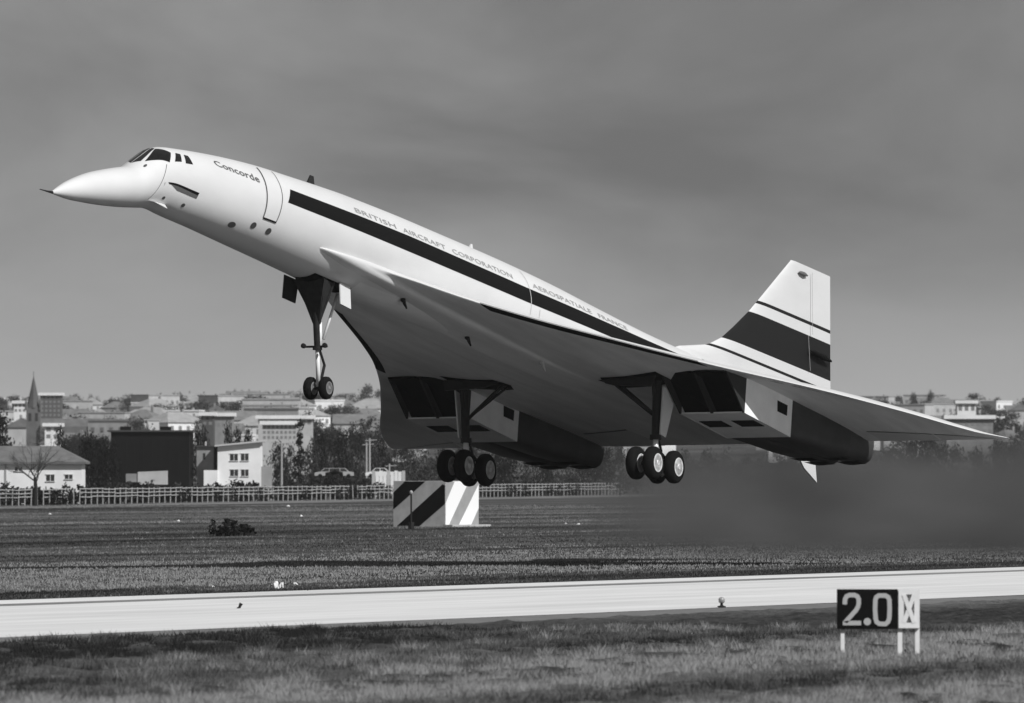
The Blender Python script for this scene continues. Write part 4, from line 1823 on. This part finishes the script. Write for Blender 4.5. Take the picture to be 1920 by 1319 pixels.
for px, py in ((165, 822), (190, 828), (205, 835), (180, 845)):
    tree_to(px, py, 992 + rt.uniform(-10, 20), 'round', 50, 'dark dense tree between the long house and the dark hall', 'dark trees beside the long house', 'dense_tree')
tree_to(-5, 785, 1136, 'round', 75, 'big dark tree at the left edge above the long house roof', None, 'dense_tree')
tree_to(113, 810, 1008, 'round', 30, 'small round dark tree poking above the long house roof', None, 'round_tree')
for px, py in ((371, 810), (384, 815), (428, 806), (445, 812), (465, 818)):
    tree_to(px, py, 1040 + rt.uniform(0, 40), 'round', 30, 'dark bushy tree rising behind the modern house', 'trees behind the modern house', 'bushy_tree')
tree_to(562, 790, 1120, 'cone', 42, 'pointed dark conifer right of the modern house', None, 'conifer')
for px, py in ((520, 838), (540, 832), (585, 822), (600, 815), (622, 812), (640, 818), (660, 808), (676, 812), (697, 822), (715, 828), (735, 836), (755, 834), (775, 836), (800, 838)):
    tree_to(px, py, 1190 + rt.uniform(-20, 50), rt.choice(('round', 'mid', 'mid')), 46, 'leafy dark tree in the row behind the parking terrace', 'tree row behind the terrace', 'row_tree')
for px in range(830, 1190, 26):
    tree_to(px + rt.uniform(-6, 6), 842 + rt.uniform(-6, 10), 1200 + rt.uniform(-20, 60), rt.choice(('round', 'mid', 'mid')), 48, 'tree in the far row seen beneath the airliner', 'trees seen beneath the airliner', 'row_tree')
for px in range(1190, 1700, 34):
    tree_to(px + rt.uniform(-6, 6), 850 + rt.uniform(-8, 8), 1250 + rt.uniform(-20, 60), rt.choice(('mid', 'thin')), 52, 'hazy tree in the row behind the exhaust smoke', 'trees behind the exhaust smoke', 'row_tree')
tree_to(1742, 806, 1040, 'round', 84, 'big round dark tree below the left wing tip', None, 'round_tree')
tree_to(1712, 828, 1056, 'round', 40, 'smaller dark tree left of the big round one below the wing tip', None, 'round_tree')
for px, py, wd in ((1790, 842, 60), (1830, 848, 60), (1870, 838, 60), (1905, 832, 60)):
    tree_to(px, py, 1072, 'mid', wd, 'low dark tree half sunk in the smoke at the right edge', 'trees at the right edge', 'row_tree')
for px, py, wd in ((1712, 742, 26), (1745, 738, 22), (1730, 755, 40), (1765, 758, 34), (1788, 764, 30), (1850, 762, 40), (1880, 772, 40), (1905, 780, 40), (1895, 790, 40)):
    tree_to(px, py, 3300 + rt.uniform(-30, 60), 'mid', wd, 'hazy tree on the ridge at the right', 'ridge trees at the right', 'ridge_tree')

# ================================================================== TOWN ON THE HILLSIDE
def proto_house(name, W, Dp, H, R, wm, rm, nwin, kind='gable'):
    r = empty(name)
    c2 = MB()
    c2.box(-W / 2, W / 2, -Dp / 2, Dp / 2, -3, H)
    c2.build('wall', wm, r)
    c2 = MB()
    o_ = .35
    if kind == 'gable':
        c2.add([(-W / 2 - o_, -Dp / 2 - o_, H - .1), (W / 2 + o_, -Dp / 2 - o_, H - .1), (W / 2 + o_, Dp / 2 + o_, H - .1), (-W / 2 - o_, Dp / 2 + o_, H - .1), (-W / 2 - o_, 0, H + R), (W / 2 + o_, 0, H + R)],
               [(0, 1, 5, 4), (2, 3, 4, 5), (1, 2, 5), (3, 0, 4), (0, 3, 2, 1)])
    elif kind == 'hip':
        c2.add([(-W / 2 - o_, -Dp / 2 - o_, H - .1), (W / 2 + o_, -Dp / 2 - o_, H - .1), (W / 2 + o_, Dp / 2 + o_, H - .1), (-W / 2 - o_, Dp / 2 + o_, H - .1), (-W / 2 + Dp * .45, 0, H + R), (W / 2 - Dp * .45, 0, H + R)],
               [(0, 1, 5, 4), (2, 3, 4, 5), (1, 2, 5), (3, 0, 4), (0, 3, 2, 1)])
    else:
        c2.box(-W / 2 - .2, W / 2 + .2, -Dp / 2 - .2, Dp / 2 + .2, H + .003, H + .4)
    rf = c2.build('roof', rm, r)
    c2 = MB()
    c2.box(W * .2, W * .2 + .6, .3, .9, H + (.2 if kind != 'flat' else .41), H + R + .7)
    c2.build('chimney', GREYW, rf)
    for k in range(nwin):
        u = -W / 2 + W * (k + .5) / nwin
        for z in ((H * .3,) if H < 4.5 else (H * .2, H * .62)):
            c2 = MB()
            c2.box(u - .5, u + .5, -Dp / 2 - .04, -Dp / 2 - .003, z, z + 1.25)
            c2.build('window', mat('window_far', .2, .5), r)
    return r


RT = mat('clay_roof_tiles', .16, .85, .25, .8)
RL = mat('pale_roof_tiles', .30, .85, .2, .8)
protos = [
    (proto_house('gabled_house', 9, 8, 3.6, 2.2, WHITEW, RT, 3), 'small white house with mid-grey gabled roof on the hazy hillside'),
    (proto_house('gabled_house', 11, 8, 5.4, 2.2, PALEW, RT, 4), 'two-storey pale house with mid-grey gabled roof on the hazy hillside'),
    (proto_house('hipped_house', 10, 9, 4.2, 2.4, GREYW, RT, 3, 'hip'), 'grey house with hipped roof on the hazy hillside'),
    (proto_house('hipped_house', 13, 9, 5.6, 2.4, WHITEW, RL, 5, 'hip'), 'wide white house with pale hipped roof on the hazy hillside'),
    (proto_house('flat_block', 15, 9, 7.5, .4, PALEW, RL, 6, 'flat'), 'pale flat-roofed block on the hazy hillside'),
    (proto_house('flat_block', 9, 8, 6.5, .4, WHITEW, WHITEW, 3, 'flat'), 'small white flat-roofed block on the hazy hillside'),
]
used = [False] * len(protos)
rh = random.Random(77)
spots = []
tries = 0


def town_px():
    q = rh.random()
    if q < .66:
        return rh.uniform(-60, 775)
    if q < .83:
        return rh.uniform(1640, 1990)
    return rh.choice((rh.uniform(-450, -60), rh.uniform(775, 1640), rh.uniform(775, 1640), rh.uniform(1990, 2250)))


while len(spots) < 285 and tries < 9000:
    tries += 1
    D = 1950 + 2350 * rh.random() ** .8
    px = town_px()
    x = ground_at(px, D)
    if any(abs(x - a) < 11 and abs(D - b) < 26 for a, b in spots):
        continue
    if abs(px - 63) < 40 and D < 2320:
        continue
    spots.append((x, D))
for x, D in spots:
    k = rh.choices(range(6), (5, 4, 3, 3, 2, 2))[0]
    src, lab = protos[k]
    if used[k]:
        o = copy_tree(src)
    else:
        o, used[k] = src, True
    o.location = (x, D, ground_z(x, D))
    o.rotation_euler = (0, 0, rh.choice((0, pi / 2, 0.3, -.4, .8, -.15)))
    sc = rh.uniform(.75, 1.1)
    o.scale = (sc, sc, sc)
    tag(o, lab, 'house', 'houses on the far hillside')
for k, (src, lab) in enumerate(protos):
    if not used[k]:
        for ch in list(src.children_recursive):
            bpy.data.objects.remove(ch)
        bpy.data.objects.remove(src)
for i in range(298):
    D = 1900 + 2400 * rh.random()
    px = town_px()
    x = ground_at(px, D)
    kind = rh.choice(('mid', 'mid', 'thin', 'round'))
    tree('town_tree', px, D, kind, rh.randrange(3), (rh.uniform(.6, 1.5), rh.uniform(.5, 1.0)), 'tree growing among the houses on the hazy hillside', 'trees on the far hillside')
# skyline clumps
for px, py, wd in ((427, 738, 14), (440, 734, 14), (452, 732, 16), (170, 743, 14), (500, 738, 30), (520, 736, 26), (545, 738, 30), (570, 742, 36), (690, 726, 40), (660, 738, 36), (710, 735, 30), (340, 750, 34), (370, 752, 30), (300, 754, 24), (630, 745, 40)):
    tree_to(px, py, 4250 + rh.uniform(-40, 40), 'mid', wd, 'hazy tree standing on the skyline of the hill', 'skyline trees', 'skyline_tree')

# ================================================================== SMOKE AND HAZE
def volume_mat(name, density, col, aniso=0.0):
    m = bpy.data.materials.new(name)
    m.use_nodes = True
    t = m.node_tree
    t.nodes.clear()
    o_ = t.nodes.new('ShaderNodeOutputMaterial')
    v = t.nodes.new('ShaderNodeVolumePrincipled')
    v.inputs['Color'].default_value = grey(col)
    v.inputs['Density'].default_value = density
    v.inputs['Anisotropy'].default_value = aniso
    t.links.new(v.outputs[0], o_.inputs['Volume'])
    return m, t, v


def exhaust_smoke():
    m, t, v = volume_mat('exhaust_smoke', .02, .15, .0)
    tc_ = t.nodes.new('ShaderNodeTexCoord')
    sx = t.nodes.new('ShaderNodeSeparateXYZ')
    t.links.new(tc_.outputs['Object'], sx.inputs[0])

    def M(op, a, b=None, c_=None):
        n = t.nodes.new('ShaderNodeMath')
        n.operation = op
        for k, x in enumerate((a, b, c_)):
            if x is None:
                continue
            if isinstance(x, (int, float)):
                n.inputs[k].default_value = x
            else:
                t.links.new(x, n.inputs[k])
        return n.outputs[0]
    mp_ = t.nodes.new('ShaderNodeMapping')
    mp_.inputs['Scale'].default_value = (.09, .03, .22)
    t.links.new(tc_.outputs['Object'], mp_.inputs[0])
    nz = t.nodes.new('ShaderNodeTexNoise')
    nz.inputs['Scale'].default_value = 1.0
    nz.inputs['Detail'].default_value = 5
    t.links.new(mp_.outputs[0], nz.inputs['Vector'])

    nz2 = t.nodes.new('ShaderNodeTexNoise')
    nz2.inputs['Scale'].default_value = 1.7
    nz2.inputs['Detail'].default_value = 4
    t.links.new(mp_.outputs[0], nz2.inputs['Vector'])
    ramp = t.nodes.new('ShaderNodeMapRange')
    ramp.inputs['From Min'].default_value = .35
    ramp.inputs['From Max'].default_value = .65
    ramp.inputs['To Min'].default_value = .09
    ramp.inputs['To Max'].default_value = .24
    t.links.new(nz2.outputs[0], ramp.inputs[0])
    t.links.new(ramp.outputs[0], v.inputs['Color'])

    def ss(val, a, b):
        n = t.nodes.new('ShaderNodeMapRange')
        n.interpolation_type = 'SMOOTHSTEP'
        n.inputs['From Min'].default_value = a
        n.inputs['From Max'].default_value = b
        t.links.new(val, n.inputs[0])
        return n.outputs[0]
    wob = M('MULTIPLY', M('SUBTRACT', nz.outputs[0], .5), 9.0)
    left = ss(M('ADD', sx.outputs['X'], wob), 0.0, 11.0)
    # smoke bank is higher to the right
    topz = M('ADD', M('MULTIPLY', sx.outputs['X'], .05), 4.6)
    top = ss(M('SUBTRACT', M('ADD', topz, M('MULTIPLY', wob, .6)), sx.outputs['Z']), 0.0, 3.6)
    near = ss(sx.outputs['Y'], 0.0, 14.0)
    dens = M('MULTIPLY', M('MULTIPLY', left, top), M('MULTIPLY', near, M('ADD', M('MULTIPLY', nz.outputs[0], 1.6), -.05)))
    t.links.new(M('MULTIPLY', dens, .040), v.inputs['Density'])
    c2 = MB()
    c2.hexa([(-6, 0, .03), (45, 0, .03), (70, 190, .03), (-4, 190, .03), (-6, 0, 8), (45, 0, 8), (70, 190, 10), (-4, 190, 10)])
    o_ = c2.build('exhaust_smoke', m)
    o_.location = (ground_at(1060, 352), 352, 0)
    tag(o_, 'dark exhaust smoke and dust rolling over the grass behind the airliner', 'smoke', kind='stuff')


exhaust_smoke()

m, t, v = volume_mat('haze_air', .000042, .9, .2)
c2 = MB()
c2.box(-900, 900, -60, 5400, -3, 85)
hz_o = c2.build('haze', m)
tag(hz_o, 'pale haze in the air over the airfield and town', 'haze', kind='stuff')

# ================================================================== LABELS THAT SINGLE OUT
ONES = ['', 'first', 'second', 'third', 'fourth', 'fifth', 'sixth', 'seventh', 'eighth', 'ninth', 'tenth', 'eleventh', 'twelfth', 'thirteenth', 'fourteenth', 'fifteenth', 'sixteenth', 'seventeenth', 'eighteenth', 'nineteenth']
TENS = {2: 'twent', 3: 'thirt', 4: 'fort', 5: 'fift', 6: 'sixt', 7: 'sevent', 8: 'eight', 9: 'ninet'}


def ordinal(n):
    if n < 20:
        return ONES[n]
    if n >= 100:
        return 'hundred-and-' + ordinal(n - 100) if n > 100 else 'hundredth'
    return TENS[n // 10] + ('ieth' if n % 10 == 0 else 'y-' + ONES[n % 10])


ZONES = [(-999, 45, 'left of the church'), (45, 120, 'behind the church'), (120, 210, 'above the dark trees'), (210, 360, 'above the dark hall'), (360, 480, 'above the modern house'), (480, 600, 'around the apartment slab'),
         (600, 1200, 'left of the wing'), (1200, 1760, 'right of the fin'), (1760, 1870, 'around the grey building'), (1870, 9999, 'at the right edge')]
TIERS = [(0, 2400, 'lowest slope'), (2400, 3000, 'lower slope'), (3000, 3600, 'upper slope'), (3600, 9999, 'highest slope')]
SHORT = {'small white house with mid-grey gabled roof on the hazy hillside': 'small white gabled house', 'two-storey pale house with mid-grey gabled roof on the hazy hillside': 'two-storey pale gabled house',
         'grey house with hipped roof on the hazy hillside': 'grey hipped house', 'wide white house with pale hipped roof on the hazy hillside': 'wide white hipped house',
         'pale flat-roofed block on the hazy hillside': 'pale flat-roofed block', 'small white flat-roofed block on the hazy hillside': 'small white flat-roofed block',
         'tree growing among the houses on the hazy hillside': 'tree'}
buckets = {}
for o in COL.objects:
    if o.parent is None and o.get('group'):
        px = 960 + F_PX * o.location.x / max(1, o.location.y)
        lab = o['label']
        if lab in SHORT:
            zn = next(z[2] for z in ZONES if z[0] <= px < z[1])
            ti = next(z[2] for z in TIERS if z[0] <= o.location.y < z[1])
            key = (SHORT[lab], ti + ' ' + zn)
        else:
            key = (lab, None)
        buckets.setdefault(key, []).append((px, o))
for (lab, zn), items in buckets.items():
    items.sort(key=lambda t_: t_[0])
    for i, (px, o) in enumerate(items):
        if zn:
            o['label'] = lab + (', ' + ordinal(i + 1) + ' from left,' if len(items) > 1 else '') + ' on ' + zn
        elif len(items) > 1:
            o['label'] = ordinal(i + 1) + ' from left: ' + lab
